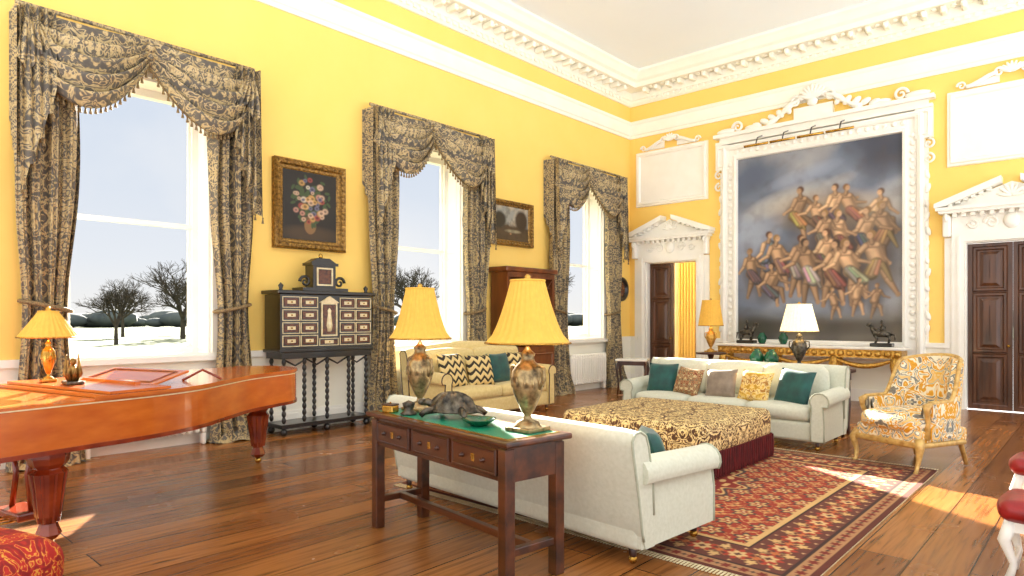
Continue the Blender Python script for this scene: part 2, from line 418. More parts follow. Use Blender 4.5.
# ------------------------------------------------------------------ painted canvases
class Paint:
    def __init__(s,asp,ny):
        s.ny=ny; s.nx=int(ny*asp); s.asp=asp
        s.X,s.Y=np.meshgrid(np.linspace(0,asp,s.nx),np.linspace(1,0,s.ny))
        s.C=np.zeros((s.ny,s.nx,3))
    def fill(s,c): s.C[:]=lin(c)[:3]
    def noise(s,sc,seed,oct=4):
        rs=np.random.RandomState(seed); out=np.zeros_like(s.X)
        for o in range(oct):
            g=rs.rand(64,64); f=sc*2**o
            x=s.X*f; y=s.Y*f; xi=np.floor(x).astype(int); yi=np.floor(y).astype(int); fx=x-xi; fy=y-yi
            fx=fx*fx*(3-2*fx); fy=fy*fy*(3-2*fy)
            G=lambda a,b:g[a%64,b%64]
            out+=(G(yi,xi)*(1-fx)*(1-fy)+G(yi,xi+1)*fx*(1-fy)+G(yi+1,xi)*(1-fx)*fy+G(yi+1,xi+1)*fx*fy)/2**o
        return out/(2-2**(1-oct))
    def blend(s,mask,c):
        mask=np.clip(mask,0,1)[...,None]; s.C=s.C*(1-mask)+np.array(lin(c)[:3])*mask
    def ell(s,cx,cy,rx,ry,ang,c,soft=.15,op=1):
        a=math.radians(ang); dx=s.X-cx; dy=s.Y-cy
        u=(dx*cos(a)+dy*sin(a))/rx; v=(-dx*sin(a)+dy*cos(a))/ry
        s.blend(np.clip((1-(u*u+v*v))/soft,0,1)*op,c)
    def cap(s,x1,y1,x2,y2,r1,r2,c,mod=.45,dark=.62):
        dx,dy=x2-x1,y2-y1; L=dx*dx+dy*dy+1e-9
        t=np.clip(((s.X-x1)*dx+(s.Y-y1)*dy)/L,0,1)
        ax=s.X-x1-t*dx; ay=s.Y-y1-t*dy
        d=np.hypot(ax,ay); r=r1+(r2-r1)*t
        s.blend((r-d)/.006+.5,tuple(q*dark for q in c))
        d2=np.hypot(ax+r*.16,ay+r*.14); s.blend(np.clip((r*.9-d2)/(r*.5+1e-6),0,1),c)
        d3=np.hypot(ax+r*.3,ay+r*.28); s.blend(np.clip((r*.6-d3)/(r*.6+1e-6),0,1)*mod,tuple(min(255,q*1.2+14) for q in c))
    def blur(s,n=1):
        for _ in range(n):
            C=s.C; s.C=(C*2+np.roll(C,1,0)+np.roll(C,-1,0)+np.roll(C,1,1)+np.roll(C,-1,1))/6
def canvas_obj(p,w,h,name,matl,horizontal=False):
    ny,nx=p.ny,p.nx
    xs=np.linspace(-w/2,w/2,nx); zs=np.linspace(-h/2,h/2,ny)
    P=np.zeros((ny,nx,3)); P[...,0]=xs[None,:]; P[...,1 if horizontal else 2]=zs[:,None]
    idx=np.arange(nx*ny).reshape(ny,nx)
    q=np.stack([idx[:-1,:-1],idx[:-1,1:],idx[1:,1:],idx[1:,:-1]],-1).reshape(-1,4)
    me=bpy.data.meshes.new(name); me.vertices.add(nx*ny); me.vertices.foreach_set('co',P.reshape(-1).astype(np.float32))
    me.loops.add(q.size); me.loops.foreach_set('vertex_index',q.reshape(-1).astype(np.int32))
    me.polygons.add(len(q)); me.polygons.foreach_set('loop_start',np.arange(0,q.size,4,dtype=np.int32)); me.update(calc_edges=True)
    at=me.color_attributes.new('Col','FLOAT_COLOR','POINT')
    C=np.ones((ny,nx,4)); C[...,:3]=np.clip(p.C,0,1); at.data.foreach_set('color',C.reshape(-1).astype(np.float32))
    me.materials.append(matl); ob=bpy.data.objects.new(name,me); COL.objects.link(ob); return ob
SK=(238,188,142)
rsf=random.Random(11)
def mute(c,k=.42): return tuple(q*(1-k)+g*k for q,g in zip(c,(126,108,92)))
def figure(p,x,y,s,skin,cloth,lean=0,arm=(-20,30),bend=(-40,40),legs=(10,-20),knee=(0,0),face=1,cl=1):
    """x,y = hip, Y grows downward. s = body length unit"""
    D=math.radians; cloth=mute(cloth)
    a=D(lean); tx,ty=x+s*.33*sin(a),y-s*.33*cos(a)
    p.ell(x+.03*s,y+.02*s,.26*s,.42*s,lean,(52,44,42),1,.6)
    def limb(sx,sy,a1,a2,l1,l2,r1,r2,r3,c):
        ex,ey=sx+l1*sin(D(a1)),sy+l1*cos(D(a1)); hx,hy=ex+l2*sin(D(a2)),ey+l2*cos(D(a2))
        p.cap(sx,sy,ex,ey,r1,r2,c); p.cap(ex,ey,hx,hy,r2,r3,c); p.ell(hx,hy,r3*1.2,r3*1.4,a2,c,.5)
    limb(tx+.085*s,ty+.06*s,arm[1]*.75,(arm[1]+bend[1])*.7,.16*s,.15*s,.046*s,.034*s,.022*s,tuple(q*.78 for q in skin))
    for i,lg in enumerate(legs):
        limb(x+(.04*s if i else -.04*s),y+.02*s,lg,lg+knee[i],.25*s,.24*s,.085*s,.056*s,.03*s,tuple(q*(.76 if i else .94) for q in skin))
    p.cap(x,y,tx,ty+.09*s,.095*s,.11*s,skin); p.ell(tx-.035*s,ty+.10*s,.07*s,.05*s,0,tuple(min(255,q*1.08) for q in skin),1,.6); p.ell(x+.05*s,y-.12*s,.05*s,.12*s,lean,tuple(q*.7 for q in skin),1,.6)
    p.cap(tx-.07*s,ty+.05*s,tx+.07*s,ty+.05*s,.045*s,.045*s,skin)
    if cl:
        kx=x+s*.16*sin(D(legs[0])); ky=y+s*.15
        p.cap(x-.03*s,y,kx,ky,.085*s,.10*s,cloth,.3,.5)
        p.cap(x+.05*s,y+.03*s,x+.16*s,y+.26*s,.05*s,.02*s,tuple(q*.8 for q in cloth),.3,.5)
        for j in range(3):
            o=(j-1)*.055*s; p.cap(x+o*.8-.03*s,y-.03*s,kx+o*1.2,ky+s*.03*rsf.random(),.022*s,.03*s,tuple(q*(.85+.28*rsf.random()) for q in cloth),.4,.75)
        if cl>1:
            p.cap(tx+.03*s,ty+.07*s,x,y,.085*s,.095*s,cloth,.3,.5)
            for j in range(2):
                o=(j-.5)*.06*s; p.cap(tx+(.05-.05*j)*s,ty+.06*s,x+o,y+.02*s,.026*s,.032*s,tuple(q*(.88+.28*rsf.random()) for q in cloth),.4,.75)
    limb(tx-.085*s,ty+.06*s,arm[0]*.75,(arm[0]+bend[0])*.7,.16*s,.15*s,.048*s,.036*s,.023*s,skin)
    p.cap(tx,ty+.02*s,tx+.012*s*face,ty-.05*s,.038*s,.034*s,tuple(q*.8 for q in skin))
    hx,hy=tx+.02*s*face,ty-.10*s
    hair=rsf.choice([(94,62,44),(130,94,60),(66,50,42),(156,120,74)])
    p.ell(hx-.014*s*face,hy-.014*s,.068*s,.070*s,0,hair,.5); p.ell(hx+.010*s*face,hy+.006*s,.048*s,.056*s,10*face,skin,.6)
    p.ell(hx+.02*s*face,hy-.004*s,.010*s,.008*s,0,(110,76,60),1,.8); p.ell(hx-.006*s*face,hy-.004*s,.010*s,.008*s,0,(120,82,64),1,.8)
asp=2.95/3.68
p=Paint(asp,440); p.fill((100,110,128))
n1=p.noise(3,1); n2=p.noise(6,2); n3=p.noise(2.2,9)
p.blend(np.clip((n3-.36)*3.5,0,1)*.85,(150,158,172)); p.blend(np.clip((n1-.46)*4,0,1)*.7,(186,184,182)); p.blend(np.clip((n2-.52)*4,0,1)*.5,(84,94,116))
p.ell(.10,.10,.24,.10,-15,(80,90,112),1,.6); p.ell(.76,.06,.26,.16,12,(56,58,72),1,.85); p.ell(.24,.26,.26,.07,-18,(206,200,190),1,.65); p.ell(.05,.42,.2,.12,0,(164,172,188),1,.7); p.ell(.34,.14,.22,.05,-14,(158,168,188),1,.7); p.ell(.5,.20,.12,.04,-20,(190,184,176),1,.5)
p.ell(.48,.34,.34,.13,6,(192,164,126),1,.7); p.ell(.54,.58,.32,.28,0,(96,78,66),1,.8); p.ell(.16,.66,.22,.16,0,(116,112,120),1,.7)
p.blend(np.clip((p.Y-.80+.06*(n1-.5))*9,0,1)*.9,(78,70,60)); p.blend(np.clip((p.Y-.82)*8,0,1)*np.clip((n2-.45)*4,0,1)*.7,(134,120,94)); p.ell(.1,.93,.16,.08,0,(50,54,44),1,.8)
FG=[(.31,.34,.30,(226,188,96),16,(-35,60),(-50,40),(40,62),(-30,-20),1),(.42,.37,.25,(120,90,76),-8,(-50,50),(-70,60),(50,30),(-30,-20),1),(.49,.34,.28,(90,84,110),10,(-30,70),(-60,80),(55,30),(-50,-20),1),(.58,.34,.27,(180,96,76),-18,(-30,50),(-40,70),(60,74),(-40,-60),1),
(.68,.38,.27,(150,140,104),20,(-60,30),(-40,40),(60,74),(-60,-60),1),(.73,.46,.30,(214,180,100),-14,(-45,40),(-50,20),(-50,-20),(50,30),1),
(.63,.48,.30,(90,108,140),12,(-35,55),(-60,50),(30,-25),(-20,20),1),(.53,.48,.30,(168,96,76),-10,(-50,30),(-40,60),(36,-10),(-20,0),1),(.44,.46,.27,(140,122,100),12,(-40,40),(-60,60),(20,-24),(-20,20),1),
(.15,.56,.30,(110,132,170),12,(-20,45),(-50,50),(20,-16),(-20,0),2),(.08,.63,.27,(104,100,112),-6,(-25,40),(-30,60),(40,-15),(-30,0),1),(.23,.58,.30,(180,130,104),-12,(-30,50),(-60,70),(30,-18),(-20,0),1),
(.44,.57,.30,(140,100,96),14,(-40,30),(-50,70),(30,-14),(-30,20),1),(.31,.60,.32,(190,186,200),14,(-40,30),(-70,60),(22,-14),(-20,0),1),
(.70,.61,.33,(210,176,100),-16,(-60,25),(-30,30),(-40,20),(40,10),1),(.38,.63,.34,(244,236,220),-14,(-35,50),(-60,60),(24,-24),(-10,20),1),
(.49,.65,.34,(176,96,80),10,(-45,35),(-50,80),(40,-30),(-34,20),1),(.58,.64,.33,(230,208,164),-18,(-30,60),(-60,50),(56,-10),(-50,10),1),
(.16,.71,.27,(106,108,128),20,(-30,50),(-50,50),(66,82),(-60,-70),1),(.60,.77,.19,(200,160,120),10,(-45,45),(-50,50),(40,-20),(-30,10),0),(.68,.79,.17,(210,170,130),14,(-50,40),(-40,60),(50,-15),(-40,0),0),(.50,.80,.16,(120,134,160),-14,(-40,40),(-60,40),(42,-20),(-30,10),0)]
for i,(x,y,s_,cl,le,ar,be,lg,kn,c_) in enumerate(FG):
    sk=tuple(q*(.78+.26*((i*7)%5)/5) for q in SK); figure(p,x,y,s_,sk,cl,le,ar,be,lg,kn,1 if i%2 else -1,c_)
p.blend(np.clip((n2-.45)*3,0,1)*.25,(70,60,56)); p.blend(np.clip((n1-.50)*4,0,1)*.18,(190,176,152)); p.blend(np.clip((p.noise(18,6,3)-.5)*4,0,1)*.22,(86,72,62))
p.ell(.40,.92,.5,.05,0,(70,64,54),1,.6); p.blur(4)
cv=canvas_obj(p,2.95,3.68,'canvas',VCOL)
FX=-4.1
par=bpy.data.objects.new('grand_framed_painting',None); COL.objects.link(par); par.location=(FX,BW,0)
cv.parent=par; cv.location=(0,-.05,2.88)
m=M('carved_frame')
m.box(-1.5,1.5,-.04,-.005,1.0,4.76,BLACK)
m.add(frame(2.95,3.68,[(-.01,.05),(0,.12),(.04,.13),(.06,.08),(.10,.07),(.20,.07),(.22,.12),(.27,.14),(.31,.12),(.33,.05),(.33,.0)]),WHITE,TR(0,0,2.88))
def ornrow(x0,z0,x1,z1,n):
    for i in range(n):
        t=(i+.5)/n; m.add(ell(.045,.03,.045,8,5),WHITE,TR(x0+(x1-x0)*t,-.085,z0+(z1-z0)*t),True)
ornrow(-1.62,1.1,-1.62,4.7,26); ornrow(1.62,1.1,1.62,4.7,26); ornrow(-1.55,4.87,1.55,4.87,22); ornrow(-1.55,.9,1.55,.9,22)
for s_ in (-1,1):
    m.box(min(s_*1.66,s_*1.92),max(s_*1.66,s_*1.92),-.11,0,4.55,5.055,WHITE); 
    m.add(frame(.10,.34,[(0,.11),(.02,.14),(.04,.11)]),WHITE,TR(s_*1.79,0,4.8))
    for zz in (4.45,4.2): m.add(scroll(.08,1.3,.022,-s_,pi/2),WHITE,TR(s_*1.86,-.08,zz),True)
    for i in range(12): m.add(ell(.04,.035,.09,8,5),WHITE,TR(s_*(1.83+.015*sin(i*2)),-.05,1.3+i*.24,ry=.3*(-1)**i),True)
    m.box(min(s_*1.80,s_*1.85),max(s_*1.80,s_*1.85),-.04,0,1.0,4.5,WHITE)
    m.add(scroll(.10,1.4,.03,s_,0),WHITE,TR(s_*1.45,-.1,5.37),True)
    m.add(ell(.20,.05,.06,10,6),WHITE,TR(s_*1.7,-.1,5.32),True)
    m.add(ell(.16,.05,.05,10,6),WHITE,TR(s_*1.15,-.1,5.31),True)
m.box(-1.92,1.92,-.12,0,5.06,5.12,WHITE); m.box(-1.95,1.95,-.17,0,5.2,5.27,WHITE); m.box(-1.85,1.85,-.08,0,5.12,5.2,WHITE)
for s_ in (-1,1):
    pts=[(s_*(.85-.62*t),-.12,5.30+.34*(t*t*(3-2*t))) for t in [i/12 for i in range(13)]]
    m.add(tube(pts,[.05+.015*sin(i) for i in range(13)],8),WHITE,None,True)
    m.add(scroll(.10,1.4,.035,-s_,0),WHITE,TR(s_*.30,-.12,5.62),True)
    for i in range(5): m.add(ell(.06,.04,.10,8,5),WHITE,TR(s_*(.45+i*.15),-.12,5.50-.045*i,ry=s_*(.5+.2*i)),True)
for i in range(9):
    a=-1.2+2.4*i/8; m.add(ell(.035,.04,.15,8,6),WHITE,TR(.14*sin(a),-.13,5.62+.12*cos(a),ry=a),True)
m.add(ell(.1,.07,.08,10,6),WHITE,TR(0,-.13,5.56),True); m.box(-.35,.35,-.1,0,5.271,5.5,WHITE)
m.build((0,0,0),0,par)
m=M('picture_light'); 
for i in range(4):
    x=-.95+i*.5; m.add(tube([(x,-.12,5.1),(x+.02,-.4,5.0),(x+.03,-.5,4.86)],.012,6),BLACK,None,True)
    m.add(tube([(x-.20,-.5,4.84),(x+.26,-.5,4.84)],.025,8),BRASS,None,True)
m.build((0,0,0),0,par)
def picture(name,p,w,h,loc,rz,fw,fm,tiltm=0):
    e=bpy.data.objects.new(name,None); COL.objects.link(e); e.location=loc; e.rotation_euler=(0,0,rz)
    c=canvas_obj(p,w,h,'canvas',VCOL); c.parent=e; c.location=(0,-.045,0)
    m=M('frame'); m.box(-w/2,w/2,-.04,-.005,-h/2,h/2,BLACK)
    m.add(frame(w,h,[(-.005,.045),(.01,.06),(fw*.3,.065),(fw*.45,.10),(fw*.8,.12),(fw,.09),(fw,.0)]),fm)
    for i in range(14):
        for s_ in (-1,1):
            m.add(ell(.028,.02,.028,6,4),fm,TR(-w/2-fw*.4+(w+fw*.8)*i/13,-.10,s_*(h/2+fw*.6)),True)
            m.add(ell(.028,.02,.028,6,4),fm,TR(s_*(w/2+fw*.6),-.10,-h/2-fw*.4+(h+fw*.8)*i/13),True)
    m.build((0,0,0),0,e)
p=Paint(.88,170); p.fill((36,30,22)); p.ell(.44,.9,.6,.14,0,(76,58,38),.8,.8); p.ell(.44,.78,.10,.13,0,(130,96,58)); p.ell(.44,.68,.12,.03,0,(100,74,44))
rs=random.Random(3)
for i in range(60):
    a=rs.random()*6.28; r=rs.random()**.6*.36; p.ell(.44+r*cos(a)*.95,.42+r*sin(a),.045,.022,rs.random()*180,(62,78,44))
for i in range(46):
    a=rs.random()*6.28; r=rs.random()**.6*.31; s_=.03+.035*rs.random(); c=rs.choice([(206,170,140),(160,70,60),(196,140,120),(214,200,174),(110,106,130),(196,150,84)])
    x=.44+r*cos(a)*.9;y=.42+r*sin(a); p.ell(x,y,s_,s_*.85,0,c,.8); p.ell(x,y,s_*.5,s_*.4,0,tuple(q*.6 for q in c),.5)
p.blur(2)
picture('floral_still_life_painting',p,.82,.94,(LW,4.79,3.03),pi/2,.13,OLDGILT)
p=Paint(1.5,110); p.fill((150,150,140)); n=p.noise(4,5); p.blend(np.clip((n-.4)*3,0,1)*.8,(200,180,150)); p.blend(np.clip((p.Y-.50+.2*(p.noise(5,8)-.5))*12,0,1),(84,66,40)); p.ell(.3,.42,.30,.28,0,(54,46,28),.5); p.ell(1.2,.38,.3,.34,0,(66,50,30),.5); p.ell(.85,.72,.4,.06,0,(150,140,110),.8)
p.ell(.75,.8,.04,.03,0,(160,120,80)); p.ell(.95,.82,.05,.03,0,(90,60,40)); p.blend(np.clip((p.noise(10,4)-.45)*4,0,1)*.4,(60,44,26)); p.blur(2)
picture('landscape_painting',p,.98,.62,(LW,8.87,3.23),pi/2,.1,OLDGILT)
e=M('oval_portrait'); e.add(lathe([(.0,.03),(.2,.03),(.2,.05),(.23,.06),(.27,.05),(.28,0),(.0,0)],32),BLACK,XZ,True); e.add(ell(.14,.01,.17,16,8),TORT,TR(0,-.035,0),True)
e.build((LW,12.6,2.15),pi/2)
# ------------------------------------------------------------------ plaster overdoor panels
def overdoor(cx):
    m=M('plaster_overdoor_panel')
    m.box(-.78,.78,-.03,0,4.1,5.16,WHITE); m.add(frame(1.5,1.0,[(0,.03),(.02,.07),(.06,.08),(.08,.05),(.11,.05),(.12,0)]),WHITE,TR(0,0,4.63))
    for s_ in (-1,1):
        pts=[(s_*(.6-.42*t),-.07,5.28+.14*(t*t*(3-2*t))) for t in [i/8 for i in range(9)]]
        m.add(tube(pts,.035,8),WHITE,None,True); m.add(scroll(.07,1.3,.022,-s_,0),WHITE,TR(s_*.16,-.07,5.42),True); m.add(scroll(.06,1.3,.02,s_,0),WHITE,TR(s_*.66,-.07,5.31),True)
        o=[(s_*.62,5.27),(s_*.16,5.27),(s_*.16,5.40)]; m.add(prism(o,0,.04),WHITE,XZ)
    for i in range(7):
        a=-1.1+2.2*i/6; m.add(ell(.025,.03,.09,8,6),WHITE,TR(.09*sin(a),-.08,5.38+.09*cos(a),ry=a),True)
    m.build((cx,BW-.001,0))
overdoor(-7.1); overdoor(-1.12)
# ------------------------------------------------------------------ door surrounds
def surround(k,c):
    m=M('trim_doorcase_%d'%k)
    for s_ in (-1,1):
        a,b=sorted((s_*.62,s_*.80)); m.box(a,b,-.07,0,0,DH+.16,WHITE); a,b=sorted((s_*.68,s_*.72)); m.box(a,b,-.09,0,0,DH+.1,WHITE)
        a,b=sorted((s_*.80,s_*.90)); m.box(a,b,-.04,0,0,DH+.08,WHITE)
        m.add(rbox(.11,.14,.36,.03,1,0,2),WHITE,TR(s_*.86,-.09,3.02)); m.add(scroll(.06,1.3,.03,1,0),WHITE,TR(s_*.86,-.17,3.14,rz=pi/2),True)
        m.box(min(s_*.62,s_*.60),max(s_*.62,s_*.60),0.001,.35,0,DH,WHITE)
    m.box(-.62,.62,-.07,0,DH,DH+.16,WHITE); m.box(-.60,.60,0.001,.35,DH-.02,DH,WHITE)
    m.box(-.80,.80,-.05,0,DH+.16,3.22,WHITE)
    m.box(-.96,.96,-.22,0,3.22,3.27,WHITE); m.box(-1.0,1.0,-.26,0,3.27,3.32,WHITE)
    for i in range(15): m.box(-.9+i*.125,-.9+i*.125+.06,-.16,-.0,3.16,3.22,WHITE)
    tri=[(-.9,3.32),(.9,3.32),(0,3.66)]; m.add(prism([(x,z) for x,z in tri],0,.08),WHITE,XZ)
    for s_ in (-1,1):
        o=[(s_*1.02,3.321),(s_*1.02,3.39),(s_*.12,3.74),(s_*.12,3.64),(s_*.86,3.34)]
        m.add(prism(o,0,.26),WHITE,XZ)
        for i in range(6):
            t=i/6; x=s_*(.8-.62*t); m.box(x-.03,x+.03,-.2,0,3.33+.24*t,3.39+.24*t,WHITE)
    for i in range(7):
        a=-1.3+2.6*i/6; m.add(ell(.03,.03,.10,8,6),WHITE,TR(.1*sin(a),-.09,3.42+.12*cos(a),ry=a),True)
    m.add(ell(.11,.05,.13,12,8),WHITE,TR(0,-.06,3.05),True)
    for s_ in (-1,1):
        m.add(scroll(.09,1.4,.022,s_,0),WHITE,TR(s_*.26,-.06,3.04),True); m.add(scroll(.07,1.4,.02,-s_,pi),WHITE,TR(s_*.50,-.06,3.04),True)
    m.build((c,BW,0))
surround(1,-7.1); surround(2,-1.12)
def leaf(m,x0,x1,T=None):
    m.box(x0,x1,0,.05,.01,DH-.03,DOORW,T)
    w=(x1-x0)
    for (z0,z1) in ((.15,.85),(1.0,1.85),(2.0,2.6)):
        m.add(frame(w-.26,z1-z0,[(0,.001),(.02,.03),(.05,.03),(.07,0)]),DOORW,(T or Matrix())@TR((x0+x1)/2,0,(z0+z1)/2))
        m.add(frame(w-.42,z1-z0-.14,[(-.08,.025),(0,.025),(.05,0.001)]),DOORW,(T or Matrix())@TR((x0+x1)/2,0,(z0+z1)/2))
    m.add(ell(.025,.03,.025,10,6),BRASS,(T or Matrix())@TR(x1-.05,-.04,1.05),True)
m=M('door_1'); leaf(m,-.595,-.005); leaf(m,-.59,0,TR(.57,.10,0,rz=pi/2-.1)@TR(.6,0,0)); m.build((-7.1,BW+.12,0))
m=M('door_2'); leaf(m,-.595,-.003); leaf(m,.003,.595); m.build((-1.12,BW+.1,0))
# ------------------------------------------------------------------ sofas
def sofa(name,W,D,HB,HA,cov,pip,nseat,loc,rz,feet=DWOOD,camel=0,leg=.12,bc=0.0):
    m=M(name)
    base=.30
    m.add(rbox(W-.1,D-.12,base-leg+.04,.04),cov,TR(0,0,leg+(base-leg)/2),True)
    aw=.2
    def bf(u,v):
        x=(u-.5)*(W-.04)
        rise=camel*sin(pi*u)
        h=HB+rise
        pr=[(D/2-.10,leg),(D/2-.06,leg+.1),(D/2-.02,.45),(D/2+.04,h-.12),(D/2+.05,h-.05),(D/2+.02,h-.01),(D/2-.04,h),(D/2-.10,h-.03),(D/2-.13,h-.10),(D/2-.18,.5),(D/2-.20,leg)]
        t=v*(len(pr)-1); i=min(int(t),len(pr)-2); k=t-i
        e=1-max(0,abs(u-.5)*2-.93)/.07*.10
        yy=pr[i][0]*(1-k)+pr[i+1][0]*k; zz=pr[i][1]*(1-k)+pr[i+1][1]*k
        cy=D/2-.08
        return (x,cy+(yy-cy)*e,leg+(zz-leg)*(1-(1-e)*.12))
    m.add(grid(bf,24,20),cov,None,True)
    for u in (0,1):
        ring=[bf(u,v/20) for v in range(21)]; m.add((ring,[tuple(range(21))]),cov)
    for u in (0.0,1.0): m.add(tube([bf(u,v/20) for v in range(1,20)],.008,6),pip,None,True)
    for s_ in (-1,1):
        x=s_*(W/2-aw/2)
        def arm(u,v,s_=s_,x=x):
            y=-D/2+.03+u*(D-.10)
            R=.10; zc=HA-R+.03*u
            pr=[(.07,leg),(.07,.35),(.055,zc-.05)]+[(.02+R*cos(a),zc+R*sin(a)) for a in [-.5+i*(pi+.6)/9 for i in range(10)]]+[(-.06,zc-.06),(-.07,.35),(-.07,leg)]
            t=v*(len(pr)-1); i=min(int(t),len(pr)-2); k=t-i
            return (x+s_*(pr[i][0]*(1-k)+pr[i+1][0]*k),y,pr[i][1]*(1-k)+pr[i+1][1]*k)
        m.add(grid(arm,6,45),cov,None,True)
        for u in (0,1):
            ring=[arm(u,v/45) for v in range(46)]; m.add((ring,[tuple(range(46))]),cov)
        m.add(tube([arm(0,v/45) for v in range(46)],.009,6),pip,None,True)
    iw=W-2*aw+.02
    for i in range(nseat):
        w=iw/nseat
        m.add(rbox(w-.01,D-.20,.17,.06,4,.03),cov,TR(-iw/2+w*(i+.5),-.05,base+.11),True)
        hh=HB-.50-bc
        m.add(rbox(w-.015,.17,hh,.07,4,.035),cov,TR(-iw/2+w*(i+.5),D/2-.24,base+.18+hh/2,rx=-.14),True)
    for sx in (-1,1):
        for sy in (-1,1):
            m.add(lathe([(.018,.03),(.022,.05),(.03,leg+.02)],10),feet,TR(sx*(W/2-.13),sy*(D/2-.12)-(.0),0),True)
            m.add(ell(.028,.028,.028,10,6),BRASS,TR(sx*(W/2-.13),sy*(D/2-.12),.03),True)
    return m.build(loc,rz)
sofa('linen_sofa',2.60,.93,.83,.63,SOFA1,SOFA1B,3,(-3.27,3.85,0.012),pi-.07,bc=.09)
sofa('linen_sofa',2.66,.92,.93,.66,SOFA1,SOFA1B,3,(-3.62,8.1,0.0),0)
sofa('gold_linen_sofa',2.45,.95,1.04,.74,SOFA2,DWOOD,2,(-7.1,7.15,0.0),pi/2,camel=.10)
SC=lambda n,mt,x,y,rz,sz=.46,z=.70,tilt=.3,roll=0: cushion(n,mt,(x,y,z),rz,sz,sz,.17,tilt,roll)
SC('teal_cushion',TEAL,-4.50,8.0,.15,.42,.68); SC('kilim_cushion',KILIM,-4.10,7.97,-.1,.38,.66,.35,.1); SC('taupe_cushion',GREYB,-3.64,7.95,.05,.40,.66,.4,-.05); SC('gold_floral_cushion',FLORC,-3.20,7.95,-.05,.40,.66,.38,.06); SC('teal_cushion',TEAL,-2.74,7.97,-.2,.44,.68,.35,.08)
SC('chevron_cushion',CHEV,-6.98,6.4,pi/2+.1,.52,.74,.3); SC('chevron_cushion',CHEV,-6.96,6.93,pi/2-.1,.48,.72,.3); SC('teal_cushion',TEAL,-7.0,7.38,pi/2,.46,.73,.25); SC('chevron_cushion',CHEV,-6.98,7.82,pi/2-.1,.48,.73,.3)
SC('teal_cushion',TEAL,-2.30,3.95,pi-.9,.34,.58,.3)
# ------------------------------------------------------------------ ottoman
m=M('fringed_ottoman'); w,d=1.62,1.60
m.add(rbox(w,d,.30,.07,6,.025),LEOP,TR(0,0,.37),True)
def per(t): return (-w/2+w*(t%1),-d/2) if t<1 else (w/2,-d/2+d*(t%1)) if t<2 else (w/2-w*(t%1),d/2) if t<3 else (-w/2,d/2-d*(t%1))
m.add(grid(lambda u,v:(per(min(u*4,3.9999))[0],per(min(u*4,3.9999))[1],.26-.22*v),160,2),REDF)
m.box(-w/2+.02,w/2-.02,-d/2+.02,d/2-.02,.05,.26,REDF)
for i in range(120):
    a=per(i/30); m.add(lathe([(.012,.015),(.018,.08),(.012,.25)],6),REDF,TR(a[0],a[1],0))
m.build((-3.47,6.27,.012))
# ------------------------------------------------------------------ rug
Wm,Hm=3.50,3.85
p=Paint(Wm/Hm,460); X=p.X/p.asp; Y=p.Y
ex=np.minimum(X,1-X)*Wm; ey=np.minimum(Y,1-Y)*Hm; e_=np.minimum(ex,ey)
xm=X*Wm; ym=Y*Hm
RED=(158,54,34); GOLD=(214,170,108); NAVY=(70,56,56)
p.fill(RED)
fx=np.abs(xm-Wm/2); fy=np.abs(ym-Hm/2)
def fl(a,b,o=0):
    u=((fx/a+o)%1-.5); v=((fy/b+o)%1-.5); return np.hypot(u,v),np.arctan2(v,u)
r,th=fl(.26,.28)
p.blend((.34+.08*np.cos(6*th)-r)/.05,NAVY); p.blend((.25+.06*np.cos(6*th)-r)/.05,GOLD); p.blend((.15+.05*np.cos(5*th)-r)/.05,(150,42,28)); p.blend((.06-r)/.03,(236,212,160))
r2,th2=fl(.26,.28,.5); p.blend((.16+.08*np.cos(4*th2)-r2)/.04,(204,140,84)); p.blend((.07-r2)/.03,(90,60,50))
w1=np.sin(fx*31+2.2*np.sin(fy*22))*np.sin(fy*29+2*np.sin(fx*23)); p.blend((np.abs(w1)<.09)*(r>.38)*.9,GOLD)
rr=np.hypot(fx/1.0,fy/1.1); tt=np.arctan2(fy,fx); md=.62+.07*np.cos(12*tt)
p.blend((md-rr)/.01,NAVY); p.blend((md-.04-rr)/.01,GOLD); p.blend((md-.07-rr)/.01,(132,38,26)); p.blend((np.sin(rr*45)*np.cos(tt*10)>.3)*(rr<md-.1)*1.0,GOLD); p.blend((.22+.03*np.cos(8*tt)-rr)/.01,NAVY); p.blend((.10-rr)/.01,(226,190,130))
def bandc(a,b,c): p.blend(((e_>=a)&(e_<b))*1.0,c)
bandc(.50,.54,GOLD); bandc(.48,.50,(60,36,32)); bandc(.17,.48,(104,56,44)); bandc(.145,.17,(64,40,34)); bandc(.05,.145,(176,128,86)); bandc(.0,.05,(96,46,32))
al=np.where(ex<ey,ym,xm)
B=((e_>.17)&(e_<.48)); c_=e_-.325
def rowm(per_,off,cc,rad,k,c,lob=.2):
    q=((al+off)/per_%1-.5)*per_; r=np.hypot(q,c_-cc); t=np.arctan2(c_-cc,q); p.blend(B*np.clip((rad*(1+lob*np.cos(k*t))-r)/.008,0,1),c)
p.blend(B*(np.abs(c_-.07*np.sin(al*2*pi/.24))<.007),GOLD); p.blend(B*(np.abs(c_+.07*np.sin(al*2*pi/.24))<.006),(176,110,70))
rowm(.24,0,0,.085,8,(170,60,38)); rowm(.24,0,0,.058,6,(216,176,118)); rowm(.24,0,0,.026,4,(90,50,44)); rowm(.24,.12,.085,.036,5,GOLD); rowm(.24,.12,-.085,.036,5,GOLD); rowm(.24,.12,0,.03,4,(196,110,60)); rowm(.12,.06,.13,.014,3,(216,170,120)); rowm(.12,.06,-.13,.014,3,(216,170,120))
B=((e_>.05)&(e_<.145)); c_=e_-.097; rowm(.11,0,0,.034,6,(120,40,28)); rowm(.11,.055,0,.018,4,(70,48,44))
p.blend(np.clip(p.noise(30,11,2)-.3,0,1)*.2,(70,36,26))
rug=canvas_obj(p,Wm,Hm,'persian_rug',RUGM,True); rug.location=(-2.98,5.62,.010)
m=M('fringe')
